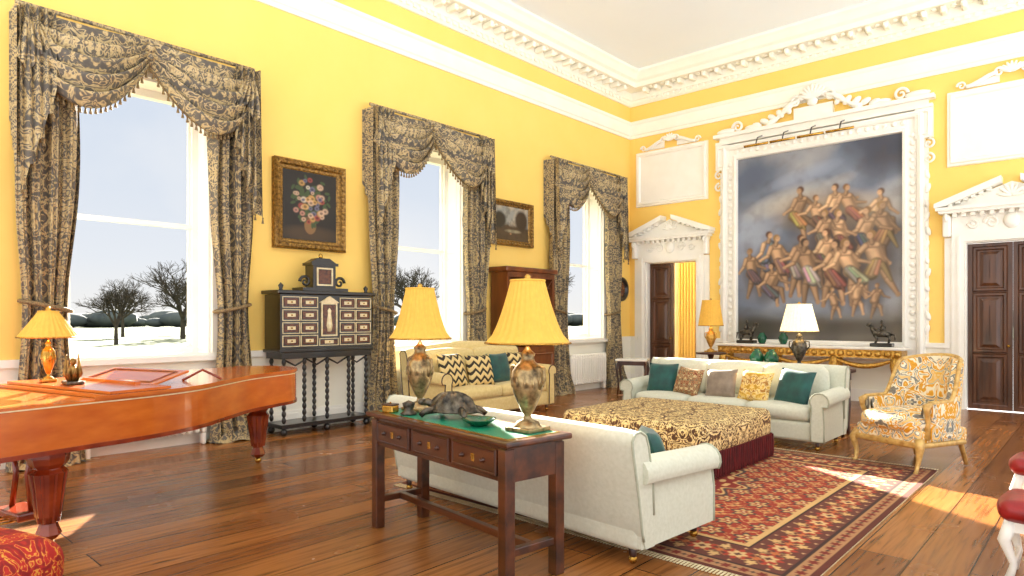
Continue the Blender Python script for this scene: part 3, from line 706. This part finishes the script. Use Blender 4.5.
for s_ in (-1,1):
    for i in range(150):
        x=-Wm/2+Wm*(i+.5)/150; m.box(x-.006,x+.006,min(s_*Hm/2,s_*(Hm/2+.07)),max(s_*Hm/2,s_*(Hm/2+.07)),-.006,-.002,IVORY)
m.box(-Wm/2,Wm/2,-Hm/2,Hm/2,-.009,-.001,IVORY); m.build((0,0,0),0,rug)
# ------------------------------------------------------------------ armchair (bergere)
m=M('floral_armchair')
CHF=mat('painted_gilt_chair_frame',(176,134,70),(220,184,112),scale=20,rough=.4,metal=.25,bump=.2)
SL=.30   # semicircle + straight arms
TOT=pi*.34+2*SL
def path(u,o=0):
    s_=u*TOT; R=.34+o
    if s_<SL: return (-R,.0-(SL-s_))
    if s_>TOT-SL: return (R,.0-(s_-(TOT-SL)))
    a=-pi/2+(s_-SL)/(TOT-2*SL)*pi; return (R*sin(a),R*cos(a))
def topz(u):
    d=abs(u-.5)*2
    if d<.42: return 1.10-.05*(d/.42)**2
    if d<.66:
        k=(d-.42)/.24; k=k*k*(3-2*k); return 1.05-.38*k
    return .67-.02*(d-.66)
NS=56
def shell(u,v,o=0):
    z=.32+(topz(u)-.32)*v; x,y=path(u,o+.0)
    d=abs(u-.5)*2; y+=.10*v*max(0,1-d*1.5); x*=1+.05*v
    return (x,y+.04,z)
m.add(grid(lambda u,v:shell(u,v,-.06-.03*sin(pi*v)),NS,8),FLOR,None,True)
m.add(grid(lambda u,v:shell(u,1-v,.03),NS,8),FLOR,None,True)
m.add(grid(lambda u,v:(lambda a,b:tuple(a[i]*(1-v)+b[i]*v for i in range(3)))(shell(u,1,-.06),shell(u,1,.03)),NS,2),FLOR,None,True)
m.add(tube([(lambda q:(q[0],q[1],q[2]+.008))(shell(i/NS,1,0)) for i in range(NS+1)],.022,8),CHF,None,True)
for u in (0,1):
    ring=[shell(u,v/8,-.06) for v in range(9)]+[shell(u,1-v/8,.03) for v in range(9)]; m.add((ring,[tuple(range(18))]),FLOR)
    q=shell(u,1,0); b=shell(u,0,0)
    m.add(tube([(q[0],q[1]+.02,q[2]+.0),(q[0],q[1]-.05,q[2]-.02),(q[0],q[1]-.04,q[2]-.09),(b[0],b[1]+.0,b[2]+.16),(b[0],b[1]-.03,b[2]-.0)],[.03,.036,.024,.024,.034],8),CHF,None,True)
m.add(rbox(.60,.74,.18,.08,4,.05),FLOR,TR(0,-.06,.46),True)
m.add(rbox(.69,.72,.14,.03,3),FLOR,TR(0,-.05,.34),True)
m.add(rbox(.73,.05,.06,.02,3),CHF,TR(0,-.41,.27),True)
for s_ in (-1,1): m.add(rbox(.05,.66,.05,.02,3),CHF,TR(s_*.355,-.08,.27),True)
for sx in (-1,1):
    m.add(tube([(sx*.34,-.38,.32),(sx*.37,-.42,.25),(sx*.345,-.40,.12),(sx*.335,-.42,.02),(sx*.35,-.45,.012)],[.045,.04,.022,.018,.022],8),CHF,None,True)
    m.add(tube([(sx*.25,.28,.36),(sx*.26,.34,.2),(sx*.27,.40,.015)],[.035,.025,.02],8),CHF,None,True)
m.build((-1.48,7.78,.0),-.45)
# ------------------------------------------------------------------ desk / sofa table
m=M('leather_top_side_table'); L,Dp,H=1.60,.50,.83
m.add(rbox(L,Dp,.035,.012,1,0,2),DESKW,TR(0,0,H-.018)); m.box(-L/2+.07,L/2-.07,-Dp/2+.06,Dp/2-.06,H-.001,H+.002,LEATHG)
m.add(frame(L-.14,Dp-.12,[(0,.0),(.0,.003),(.012,.003),(.012,0)]),BRASS,TR(0,0,H)@Matrix.Rotation(-pi/2,4,'X'))
ap=.20; m.box(-L/2+.05,L/2-.05,-Dp/2+.04,Dp/2-.04,H-.035-ap,H-.035,DESKW)
for i in range(3):
    x0=-L/2+.12+i*.46; x1=x0+.43
    m.add(rbox(x1-x0,.02,ap-.05,.008,1,0,1),DESKW,TR((x0+x1)/2,-Dp/2+.035,H-.035-ap/2))
    m.add(frame(x1-x0-.04,ap-.09,[(0,.0),(.005,.006),(.012,.006),(.015,0)]),DWOOD,TR((x0+x1)/2,-Dp/2+.027,H-.035-ap/2))
    for hx in (-.1,.1):
        xx=(x0+x1)/2+hx; m.add(lathe([(.014,0),(.016,.005),(.006,.008),(.010,.022),(.0,.026)],12),DWOOD,TR(xx,-Dp/2+.026,H-.035-ap/2)@XZ,True)
    m.add(rbox(.03,.006,.045,.003,1,0,1),BRASS,TR((x0+x1)/2,-Dp/2+.024,H-.035-ap/2))
for sx in (-1,1):
    for sy in (-1,1):
        m.add(rbox(.07,.07,H-.05,.006,1,0,1),DESKW,TR(sx*(L/2-.08),sy*(Dp/2-.06),(H-.05)/2))
    m.add(rbox(.045,Dp-.18,.045,.005,1,0,1),DESKW,TR(sx*(L/2-.08),0,.20))
m.add(rbox(L-.2,.045,.045,.005,1,0,1),DESKW,TR(0,0,.20))
TX,TY,TRZ=-3.14,2.93,-.13
m.build((TX,TY,0),TRZ)
# ------------------------------------------------------------------ lamps
def lamp(name,loc,base_h,sh,rb,rt,matl,shade,power=12,urn=1.0,bell=1):
    m=M(name); H=base_h; r=.075*urn
    prof=[(.0,0),(r*1.1,0),(r*1.15,.02),(r*1.0,.03),(r*.9,.045),(r*.35,.06),(r*.28,.08),(r*.5,.10),(r*.85,.15),(r*1.15,.20),(r*1.3,.26),(r*1.22,.31),(r*.95,.34),(r*.6,.36),(r*.5,.38),(r*.62,.40),(r*.3,.42),(r*.12,.44)]
    k=H/.44; m.add(lathe([(a,b*k) for a,b in prof],24),matl,None,True)
    m.add(rbox(r*2.6,r*2.6,.025,.006,1,0,1),matl,TR(0,0,.0125))
    for s_ in (-1,1): m.add(tube([(s_*r*1.25,0,.22*k),(s_*r*1.75,0,.27*k),(s_*r*1.7,0,.33*k),(s_*r*1.0,0,.34*k)],.009,6),matl,None,True)
    for i in range(12):
        a=2*pi*i/12; m.add(ell(r*.1,r*.1,.03*k,6,5),matl,TR(r*1.28*cos(a),r*1.28*sin(a),.255*k),True)
    m.add(tube([(0,0,H-.02),(0,0,H+sh*.95)],.006,6),BRASS,None,True)
    m.add(ell(.022,.022,.03,10,6),BRASS,TR(0,0,H+sh+.03),True)
    def f(u,v,o=0):
        a=2*pi*u; t=v
        R=rb+(rt-rb)*(t**(.62 if bell else 1)); R*=1+.02*cos(28*a)
        return ((R-o)*cos(a),(R-o)*sin(a),H+.02+sh*t)
    m.add(grid(f,168,8),shade,None,True); m.add(grid(lambda u,v:f(u,v,.004),168,8),shade,None,True)
    for v in (0,1): m.add(tube([f(i/48,v) for i in range(49)],.007,6),shade if v else BRASS,None,True)
    ob=m.build(loc)
    ld=bpy.data.lights.new(name+'_bulb','POINT'); ld.energy=power; ld.color=(1,.80,.52); ld.shadow_soft_size=.05
    lo=bpy.data.objects.new('bulb',ld); COL.objects.link(lo); lo.parent=ob; lo.location=(0,0,H+sh*.5)
    return ob
LAMPG=mat('mottled_gilt_urn',(70,58,42),(190,164,116),scale=22,rough=.3,metal=.6,bump=.3)
def tp(lx,ly): return (TX+lx*cos(TRZ)-ly*sin(TRZ),TY+lx*sin(TRZ)+ly*cos(TRZ))
a=tp(-.56,.06); lamp('urn_table_lamp',(a[0],a[1],.832),.50,.36,.22,.10,LAMPG,SHADEY,3)
a=tp(.58,.09); lamp('urn_table_lamp',(a[0],a[1],.832),.50,.37,.25,.10,LAMPG,SHADEY,3)
m=M('sofa_back_table'); m.add(rbox(2.0,.36,.04,.01,1,0,1),DWOOD,TR(0,0,.82)); m.box(-.95,.95,-.15,.15,.70,.80,DWOOD)
for sx in (-1,1):
    for sy in (-1,1): m.add(lathe([(.02,0),(.03,.05),(.02,.12),(.035,.4),(.025,.7)],10),DWOOD,TR(sx*.92,sy*.12,0),True)
m.build((-3.4,9.05,0))
lamp('cream_table_lamp',(-3.05,9.05,.84),.46,.36,.24,.15,BRONZE,SHADEW,6,1.0,0)
for x in (-3.42,-3.62):
    m=M('green_glazed_jar'); m.add(lathe([(.05,0),(.09,.06),(.10,.12),(.06,.19),(.035,.21),(.05,.23)],16),GREENP,None,True); m.build((x,9.05,.84))
m=M('pedestal_table'); m.add(lathe([(.26,.84),(.27,.85),(.27,.87),(.0,.88)],24),DWOOD,None,True); m.add(lathe([(.03,.15),(.05,.2),(.03,.3),(.055,.5),(.03,.7),(.06,.84)],16),DWOOD,None,True)
for i in range(3):
    a=2*pi*i/3+.4; m.add(tube([(0,0,.25),(.14*cos(a),.14*sin(a),.2),(.3*cos(a),.3*sin(a),.02)],[.035,.03,.022],8),DWOOD,None,True)
m.build((-5.37,11.3,0)); lamp('brass_table_lamp',(-5.37,11.3,.88),.46,.46,.22,.15,GILT,SHADEY,5,.9,0)
# ------------------------------------------------------------------ gilt console table under painting
m=M('gilt_console_table'); W=3.3
m.add(rbox(W,.55,.05,.015,1,0,1),MARB,TR(0,0,.985)); m.box(-W/2+.06,W/2-.06,-.22,.20,.82,.96,GILT)
for i in range(22): m.add(ell(.055,.03,.05,8,6),GILT,TR(-W/2+.12+i*(W-.24)/21,-.235,.89),True)
for sx in (-1,-.36,.36,1):
    x=sx*(W/2-.16)
    m.add(tube([(x,-.15,.86),(x,-.22,.7),(x,-.16,.45),(x,-.12,.25),(x,-.18,.1),(x,-.16,.0)],[.07,.075,.045,.035,.045,.06],10),GILT,None,True)
    m.add(scroll(.09,1.3,.03,1,0),GILT,TR(x,-.20,.74,rz=pi/2),True); m.box(x-.05,x+.05,.12,.19,0,.84,GILT)
for j in range(3):
    x0=(-1,-.36,.36)[j]*(W/2-.16); x1=(-.36,.36,1)[j]*(W/2-.16)
    m.add(tube([(x0+(x1-x0)*t,-.2,.80-.12*sin(pi*t)) for t in [i/12 for i in range(13)]],[.02+.025*sin(pi*i/12) for i in range(13)],8),GILT,None,True)
m.build((FX,12.50,0))
def statuette(x,fl=1):
    m=M('bronze_statuette'); m.add(rbox(.34,.2,.06,.015,1,0,1),BLACK,TR(0,0,.03))
    m.add(tube([(-.12*fl,0,.20),(0,0,.22),(.1*fl,0,.21),(.14*fl,0,.28),(.16*fl,0,.36)],[.05,.06,.06,.04,.03],8),BRONZE,None,True)
    m.add(ell(.055,.03,.03,8,6),BRONZE,TR(.20*fl,0,.37,ry=.5*fl),True)
    for xx in (-.11,.09):
        for yy in (-.035,.035): m.add(tube([(xx*fl,yy,.2),(xx*fl+.01,yy,.12),(xx*fl-.01,yy,.06)],[.028,.016,.013],6),BRONZE,None,True)
    m.add(tube([(-.13*fl,0,.21),(-.19*fl,0,.2),(-.2*fl,0,.1)],[.02,.018,.008],6),BRONZE,None,True)
    m.add(tube([(0,0,.24),(-.02*fl,0,.33),(0,0,.38)],[.04,.045,.02],8),BRONZE,None,True); m.add(ell(.028,.028,.035,8,6),BRONZE,TR(0,0,.42),True)
    m.add(tube([(0,0,.34),(.06*fl,-.04,.3),(.12*fl,-.02,.31)],.014,6),BRONZE,None,True)
    m.build((x,12.5,1.011))
statuette(-5.2,1); statuette(-2.85,-1)
for x in (-4.9,-4.5): 
    m=M('green_glazed_jar'); m.add(lathe([(.05,0),(.07,.04),(.09,.12),(.06,.17),(.04,.19),(.05,.21)],16),GREENP,None,True); m.build((x,12.5,1.011))
# ------------------------------------------------------------------ ebony cabinet on stand
m=M('ebony_cabinet_on_stand')
def bob(z0,z1,n,r=.028):
    return lathe([(r*(.55+.45*abs(sin(pi*n*t))),z0+(z1-z0)*t) for t in [i/(n*6) for i in range(n*6+1)]],10)
W=1.34; Dp=.40
for x in (-W/2+.05,-W/4,0,W/4,W/2-.05): m.add(bob(.16,.98,10),BLACK,TR(x,-Dp/2+.04,0),True)
for x in (-W/2+.05,0,W/2-.05): m.add(bob(.16,.98,10),BLACK,TR(x,Dp/2-.04,0),True)
m.box(-W/2,W/2,-Dp/2,Dp/2,.10,.15,BLACK); m.box(-W/2,W/2,-Dp/2,Dp/2,.98,1.06,BLACK)
for x in (-W/2+.05,0,W/2-.05):
    for y in (-Dp/2+.04,Dp/2-.04): m.add(ell(.045,.045,.05,10,6),BLACK,TR(x,y,.05),True)
for i in range(4):
    m.add(tube([(-W/2+.05+(W-.1)*(i+t)/4,-Dp/2+.04,.97-.08*(1-abs(2*t-1))) for t in (0,.25,.5,.75,1)],.012,6),BLACK)
m.add(rbox(1.42,.44,.04,.01,1,0,1),BLACK,TR(0,0,1.08)); m.box(-.69,.69,-.2,.2,1.10,1.80,BLACK); m.add(rbox(1.46,.46,.05,.012,1,0,1),BLACK,TR(0,0,1.83))
def dr(x0,x1,z0,z1):
    c=((x0+x1)/2,(z0+z1)/2)
    m.add(frame(x1-x0-.03,z1-z0-.03,[(0,.0),(0,.012),(.009,.012),(.009,0)]),IVORY,TR(c[0],-.2,c[1]))
    m.box(x0+.03,x1-.03,-.21,-.2,z0+.03,z1-.03,TORT)
    m.box(c[0]-(x1-x0)*.22,c[0]+(x1-x0)*.22,-.214,-.2,c[1]-.022,c[1]+.022,IVORY)
    m.add(ell(.012,.012,.012,8,5),BRASS,TR(c[0],-.222,c[1]),True)
for r_ in range(4):
    z0=1.13+r_*.165
    for k in range(2):
        dr(-.67+k*.255,-.67+(k+1)*.255,z0,z0+.155); dr(.16+k*.255,.16+(k+1)*.255,z0,z0+.155)
dr(-.15,.15,1.13,1.24)
m.add(frame(.2,.40,[(0,0),(0,.02),(.02,.02),(.02,0)]),IVORY,TR(0,-.2,1.48)); m.box(-.09,.09,-.215,-.2,1.29,1.67,TORT)
m.add(lathe([(.03,0),(.045,.08),(.03,.2),(.025,.24),(.03,.28),(.0,.32)],10),IVORY,TR(0,-.21,1.32),True)
m.add(prism([(-.15,1.70),(.15,1.70),(0,1.79)],0,.03),IVORY,TR(0,-.2,0)@XZ)
m.box(-.34,.34,-.14,.14,1.855,1.90,BLACK); m.box(-.17,.17,-.1,.1,1.90,2.20,BLACK); m.add(frame(.2,.2,[(0,0),(0,.015),(.02,.015),(.02,0)]),IVORY,TR(0,-.1,2.05)); m.box(-.09,.09,-.108,-.1,1.96,2.14,TORT)
m.box(-.2,.2,-.12,.12,2.20,2.235,BLACK); m.add(prism([(-.2,2.235),(.2,2.235),(.09,2.30),(-.09,2.30)],-.08,.08),BLACK,XZ); m.add(ell(.03,.03,.04,8,6),BRASS,TR(0,0,2.33),True)
for s_ in (-1,1): m.add(scroll(.07,1.3,.022,s_,0),BLACK,TR(s_*.26,-.05,1.98),True)
for x in (-.64,.64): m.add(lathe([(.03,0),(.02,.02),(.035,.06),(.0,.1)],10),BLACK,TR(x,-.12,1.855),True)
m.build((-7.86,4.80,0),pi/2)
# ------------------------------------------------------------------ display cabinet
m=M('mahogany_display_cabinet'); W=1.3
CAB=mat('cabinet_mahogany',(84,44,22),(130,74,38),scale=5,stretch=(1,1,.2),rough=.3,coat=.3)
m.box(-W/2,-W/2+.06,-.199,.2,0,2.32,CAB); m.box(W/2-.06,W/2,-.199,.2,0,2.32,CAB); m.box(-W/2+.06,W/2-.06,.16,.2,.9,2.32,CAB); m.add(rbox(W+.12,.48,.09,.02,1,0,1),CAB,TR(0,0,2.36)); m.box(-W/2+.06,W/2-.06,-.195,.2,0,.9,CAB)
for z in (1.3,1.7,2.05): m.box(-W/2+.06,W/2-.06,-.14,.16,z,z+.02,CAB)
m.box(-.03,.03,-.2,-.16,.98,2.22,CAB); m.box(-W/2+.06,W/2-.06,-.198,-.16,2.22,2.32,CAB); m.box(-W/2+.06,W/2-.06,-.198,-.16,.9,.98,CAB)
for s_ in (-1,1):
    m.add(frame(.5,.7,[(0,0),(.02,.015),(.04,0)]),CAB,TR(s_*.31,-.2,.47))
    for k in range(2): m.add(tube([(s_*.05,-.18,1.0+.6*k),(s_*.6,-.18,1.6+.6*k)],.008,6),CAB); m.add(tube([(s_*.6,-.18,1.0+.6*k),(s_*.05,-.18,1.6+.6*k)],.008,6),CAB)
for i in range(9):
    m.add(lathe([(.03,0),(.06,.06),(.05,.14),(.02,.18),(.03,.2)],10),[IVORY,BRASS,WHITE][i%3],TR(-.45+(i%3)*.45,.02,(.98,1.32,1.72)[i//3]),True)
m.build((-7.9,9.0,0),pi/2)
# ------------------------------------------------------------------ small table by the door
m=M('small_side_table'); m.add(rbox(.62,.42,.04,.015,1,0,1),MARB,TR(0,0,.68)); m.box(-.27,.27,-.17,.17,.58,.66,DWOOD)
for sx in (-1,1):
    for sy in (-1,1): m.add(tube([(sx*.26,sy*.16,.62),(sx*.28,sy*.18,.5),(sx*.25,sy*.15,.2),(sx*.27,sy*.17,0)],[.03,.028,.015,.02],8),DWOOD,None,True)
m.build((-6.9,11.1,0),.4)
# ------------------------------------------------------------------ grand piano
m=M('grand_piano')
def smooth(pts,n=6):
    out=[];L=len(pts)
    for i in range(L-1):
        p0=pts[max(i-1,0)];p1=pts[i];p2=pts[i+1];p3=pts[min(i+2,L-1)]
        for k in range(n):
            t=k/n
            out.append(tuple(.5*((2*p1[j])+(-p0[j]+p2[j])*t+(2*p0[j]-5*p1[j]+4*p2[j]-p3[j])*t*t+(-p0[j]+3*p1[j]-3*p2[j]+p3[j])*t**3) for j in (0,1)))
    out.append(pts[-1]); return out
bent=smooth([(1.5,.55),(1.5,.95),(1.42,1.35),(1.22,1.75),(1.02,2.15),(.93,2.5),(.86,2.78),(.68,2.98),(.42,3.05),(.16,2.98),(.0,2.78)],6)
outl=[(0,.0),(1.5,.0)]+bent
m.add(prism(outl,.66,.955),PIANOW,None)
def scaleo(o,k): 
    cx,cy=.7,1.4; return [(cx+(x-cx)*k,cy+(y-cy)*(1+(k-1)*.6)) for x,y in o]
m.add(prism(scaleo(outl,1.012),.64,.67),PIANOD,None); m.add(prism(scaleo(outl,1.006),.935,.943),IVORY)
lid=[(0,.62),(1.5,.62)]+bent
m.add(prism(scaleo(lid,1.02),.957,.98),PIANOW,None)
m.box(.03,1.47,.66,1.10,.982,1.0,PIANOW)
m.box(0.01,1.49,-.02,.02,.62,.74,PIANOW); m.box(0.005,.08,0.005,.3,.7,.96,PIANOW); m.box(1.42,1.495,0.005,.3,.7,.96,PIANOW)
m.box(.1,1.4,-.001,.16,.72,.745,IVORY)
T=TR(.80,1.20,1.03,rz=.12)@TR(rx=-1.32)
m.add(rbox(.86,.02,.36,.008,1,0,1),PIANOW,T); m.add(frame(.70,.22,[(0,0),(.01,.008),(.02,0)]),PIANOD,T@TR(0,-.011,0))
m.box(.42,1.15,1.02,1.06,.981,1.02,PIANOW)
m.add(tube([(1.0,1.5,.985),(1.12,1.60,1.07),(1.2,1.72,.99)],.012,6),PIANOD)
def leg(x,y):
    pr=[(.05,.07),(.075,.10),(.06,.14),(.05,.17),(.075,.22),(.095,.40),(.11,.50),(.085,.53),(.11,.56),(.12,.60),(.12,.66)]
    m.add(lathe(pr,8,pi/8),PIANOD,TR(x,y,0)); m.add(ell(.035,.035,.035,10,6),BRASS,TR(x,y,.035),True)
    for i in range(8):
        a=2*pi*i/8; m.add(tube([(x+.055*cos(a),y+.055*sin(a),.18),(x+.10*cos(a),y+.10*sin(a),.5)],.012,5),PIANOD)
leg(1.33,.35); leg(.17,.35); leg(.42,2.72)
for s_ in (-1,1): m.add(tube([(.75+s_*.16,.45,.64),(.75+s_*.08,.45,.4),(.75+s_*.14,.45,.15)],.02,8),PIANOD,None,True)
m.add(rbox(.36,.2,.06,.015,1,0,1),PIANOD,TR(.75,.45,.13))
for k in (-.08,0,.08): m.add(rbox(.03,.14,.012,.005,1,0,1),BRASS,TR(.75+k,.30,.10))
PA=math.radians(12.5); PO=(-6.31,.49)
def pp(lx,ly): return (PO[0]+lx*cos(PA)-ly*sin(PA),PO[1]+lx*sin(PA)+ly*cos(PA))
m.build((PO[0],PO[1],0),PA)
a=pp(.36,.80); lamp('candlestick_lamp',(a[0],a[1],1.001),.33,.20,.20,.065,BRASS,SHADEY,3,.5,0)
m=M('bronze_sculpture'); m.add(rbox(.16,.12,.025,.008,1,0,1),BRONZE,TR(0,0,.0125))
OB=mat('antique_brass',(90,64,30),(170,130,70),scale=20,rough=.35,metal=.7)
for i in range(7):
    a=2*pi*i/7; m.add(tube([(.02*cos(a),.02*sin(a),.025),(.06*cos(a),.05*sin(a),.08),(.07*cos(a),.04*sin(a),.13+.05*(i%3))],[.018,.016,.005],6),OB,None,True)
m.add(ell(.035,.035,.06,10,8),OB,TR(0,0,.09),True); m.add(ell(.025,.022,.03,10,8),OB,TR(.01,0,.17),True)
a=pp(.72,.80); m.build((a[0],a[1],1.001))
# ------------------------------------------------------------------ things on the desk
m=M('tortoise_sculpture')
def domef(u,v):
    a=2*pi*u; t=v*pi/2; b=1+.06*cos(7*a)*sin(2*t)+.05*cos(13*a+4*t)
    return (.17*cos(a)*cos(t)*b,.11*sin(a)*cos(t)*b,.03+.13*sin(t)*b)
m.add(grid(domef,48,12),BRONZE,None,True); m.add(lathe([(0,0.03),(1,.03),(1,.045),(0,.05)],24),BRONZE,Matrix.Diagonal((.18,.12,1,1)),True)
for sx in (-1,1):
    for sy in (-1,1): m.add(tube([(sx*.1,sy*.07,.05),(sx*.15,sy*.12,.035),(sx*.17,sy*.14,.008)],[.03,.022,.018],8),BRONZE,None,True)
m.add(tube([(-.14,0,.06),(-.20,0,.085),(-.235,0,.08)],[.03,.026,.022],8),BRONZE,None,True); m.add(ell(.035,.024,.024,10,6),BRONZE,TR(-.245,0,.082),True); m.add(tube([(.16,0,.05),(.22,0,.03)],[.015,.004],6),BRONZE)
a=tp(-.10,.03); m.build((a[0],a[1],.845),.3)
m=M('silver_inkstand'); m.add(lathe([(.05,0),(.06,.01),(.03,.03),(.04,.06),(.045,.08),(.0,.10)],16),BRONZE,None,True); a=tp(-.42,-.12); m.build((a[0],a[1],.833))
m=M('malachite_dish'); m.add(lathe([(.05,0),(.06,.01),(.10,.035),(.11,.045),(.10,.042),(.05,.018),(.0,.015)],24),GREENP,None,True); a=tp(.26,-.03); m.build((a[0],a[1],.833))
m=M('small_brass_box'); m.add(rbox(.10,.07,.05,.008,1,0,1),BRASS,TR(0,0,.025)); m.add(rbox(.104,.074,.015,.006,1,0,1),DWOOD,TR(0,0,.055)); m.add(ell(.008,.008,.008,6,4),BRASS,TR(0,0,.067)); a=tp(-.60,-.16); m.build((a[0],a[1],.833),.2)
# ------------------------------------------------------------------ red stools on the right, tapestry pouf on the left
def stool(name,loc,rz,seatm,legm,W=.5,D=.42,H=.48):
    m=M(name); m.add(rbox(W,D,.12,.05,4,.03),seatm,TR(0,0,H-.06),True); m.box(-W/2+.02,W/2-.02,-D/2+.02,D/2-.02,H-.17,H-.10,legm)
    for sx in (-1,1):
        for sy in (-1,1): m.add(tube([(sx*(W/2-.05),sy*(D/2-.05),H-.12),(sx*(W/2-.02),sy*(D/2-.02),H-.22),(sx*(W/2-.06),sy*(D/2-.06),.12),(sx*(W/2-.03),sy*(D/2-.03),.0)],[.035,.032,.018,.024],8),legm,None,True)
        m.add(tube([(sx*(W/2-.06),-D/2+.06,.14),(sx*(W/2-.06),D/2-.06,.14)],.014,6),legm)
    m.build(loc,rz)
stool('red_leather_stool',(-.20,4.75,0),0,REDL,WHITE); stool('red_leather_stool',(-.27,6.15,0),0,REDL,WHITE)
m=M('tapestry_pouf'); m.add(rbox(.58,.58,.28,.11,6,.03),REDTAP,TR(0,0,.29),True); m.add(rbox(.52,.52,.10,.03,2),REDTAP,TR(0,0,.13),True)
for sx in (-1,1):
    for sy in (-1,1): m.add(lathe([(.02,0),(.035,.05),(.03,.12)],10),DWOOD,TR(sx*.2,sy*.2,0),True)
m.build((-3.95,.56,0),.3)
m=M('pier_mirror'); m.box(-.3,.3,-.03,0,1.2,3.6,BLACK); m.add(frame(.56,2.36,[(0,.03),(.02,.07),(.08,.08),(.1,0)]),OLDGILT,TR(0,0,2.4)); m.build((LW,.75,0),pi/2)
# ------------------------------------------------------------------ outside
GR=mat('frosted_grass',(62,76,44),(112,120,86),scale=.12,rough=1)
m=M('lawn'); m.box(-500,-8.66,-300,500,-1.2,-1.0,GR); m.build()
BARK=mat('bare_tree_bark',(52,48,42),(76,70,60),scale=2,rough=1)
def tree(name,loc,H,seed):
    r=random.Random(seed); m=M(name); V=[];F=[]
    def br(p,d,L,R,k):
        q=p+d*L; o=len(V)
        x=d.orthogonal().normalized(); y=d.cross(x)
        for (c,rr) in ((p,R),(q,R*.65)):
            for i in range(3): a=2*pi*i/3; V.append(tuple(c+(x*cos(a)+y*sin(a))*rr))
        for i in range(3): F.append((o+i,o+(i+1)%3,o+3+(i+1)%3,o+3+i))
        if k==0: return
        for i in range(3 if k<4 else 4):
            nd=(d+Vector((r.uniform(-1,1),r.uniform(-1,1),r.uniform(-.5,.7)))*.85).normalized(); br(p+d*L*r.uniform(.55,1),nd,L*r.uniform(.62,.84),R*.6,k-1)
    br(Vector((0,0,0)),Vector((0,0,1)),H*.25,H*.026,6)
    m.add((V,F),BARK); return m.build(loc)
tree('bare_oak_tree',(-69,20.5,-1),8.5,1); tree('bare_oak_tree',(-82,31.5,-1),13,2); tree('bare_oak_tree',(-95,29,-1),10,3); tree('bare_oak_tree',(-60,49,-1),14,4); tree('bare_oak_tree',(-58,70,-1),14,5); tree('bare_oak_tree',(-110,46,-1),14,6); tree('bare_oak_tree',(-90,34.5,-1),12,8)
HG=mat('distant_woodland',(70,78,80),(94,100,96),scale=.3,rough=1)
m=M('distant_woodland')
rr=random.Random(5)
for i in range(420):
    a=math.radians(60+i*.4); R=230+rr.uniform(-25,25); s_=rr.uniform(1.2,2.6); m.add(ell(s_*2.4,s_*2.4,s_,8,5),HG,TR(R*cos(a),R*sin(a),-1+s_*.95),True)
m.build()
# ------------------------------------------------------------------ light
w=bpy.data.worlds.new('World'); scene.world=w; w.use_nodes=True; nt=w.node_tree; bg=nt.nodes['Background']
tc=N(nt,'ShaderNodeTexCoord'); sp=N(nt,'ShaderNodeSeparateXYZ'); nt.links.new(tc.outputs['Generated'],sp.inputs[0])
c=ramp(nt,sp.outputs['Z'],[(0,(246,244,240)),(.08,(232,237,244)),(.35,(202,217,238)),(1,(172,200,234))])
ns=N(nt,'ShaderNodeTexNoise'); ns.inputs['Scale'].default_value=3; ns.inputs['Detail'].default_value=5; nt.links.new(tc.outputs['Generated'],ns.inputs['Vector'])
cl=ramp(nt,ns.outputs['Fac'],[(.45,(0,0,0)),(.7,(200,200,200))]); mx=N(nt,'ShaderNodeMixRGB'); nt.links.new(cl,mx.inputs[0]); nt.links.new(c,mx.inputs[1]); mx.inputs[2].default_value=(1,.98,.95,1)
# added fill: world brightened toward the room's unseen open side, away from the windows
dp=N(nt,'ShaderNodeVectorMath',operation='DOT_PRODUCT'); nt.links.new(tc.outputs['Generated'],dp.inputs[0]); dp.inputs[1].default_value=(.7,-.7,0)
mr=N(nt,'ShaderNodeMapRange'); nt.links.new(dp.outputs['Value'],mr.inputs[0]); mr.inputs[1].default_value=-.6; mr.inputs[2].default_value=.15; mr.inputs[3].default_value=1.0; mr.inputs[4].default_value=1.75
mz=N(nt,'ShaderNodeMapRange'); nt.links.new(sp.outputs['Z'],mz.inputs[0]); mz.inputs[1].default_value=-.12; mz.inputs[2].default_value=0; mz.inputs[3].default_value=2.5; mz.inputs[4].default_value=1.0  # extra glow added below the horizon to lift the ceiling
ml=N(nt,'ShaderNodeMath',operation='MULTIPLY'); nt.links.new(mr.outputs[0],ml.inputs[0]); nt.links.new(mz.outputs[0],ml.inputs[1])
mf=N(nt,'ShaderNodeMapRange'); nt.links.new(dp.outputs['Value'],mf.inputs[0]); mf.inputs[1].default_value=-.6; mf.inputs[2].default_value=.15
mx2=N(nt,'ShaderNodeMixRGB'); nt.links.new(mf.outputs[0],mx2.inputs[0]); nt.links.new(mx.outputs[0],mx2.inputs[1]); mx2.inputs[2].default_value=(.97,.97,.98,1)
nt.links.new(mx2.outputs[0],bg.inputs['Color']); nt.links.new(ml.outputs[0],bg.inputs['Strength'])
sd=bpy.data.lights.new('sun','SUN'); sd.energy=46; sd.angle=.01; sd.color=(1,.92,.80)
so=bpy.data.objects.new('sun',sd); COL.objects.link(so); so.rotation_euler=Vector((1,-.63,-.46)).to_track_quat('-Z','Y').to_euler()
# ------------------------------------------------------------------ camera
cd=bpy.data.cameras.new('camera'); cd.sensor_width=36; cd.lens=655/1024*36; cd.shift_y=30/1024; cd.clip_end=2000
co=bpy.data.objects.new('camera',cd); COL.objects.link(co); co.location=(0,0,1.5); co.rotation_euler=(pi/2,0,math.radians(42.3)); scene.camera=co
scene.view_settings.view_transform='Standard'
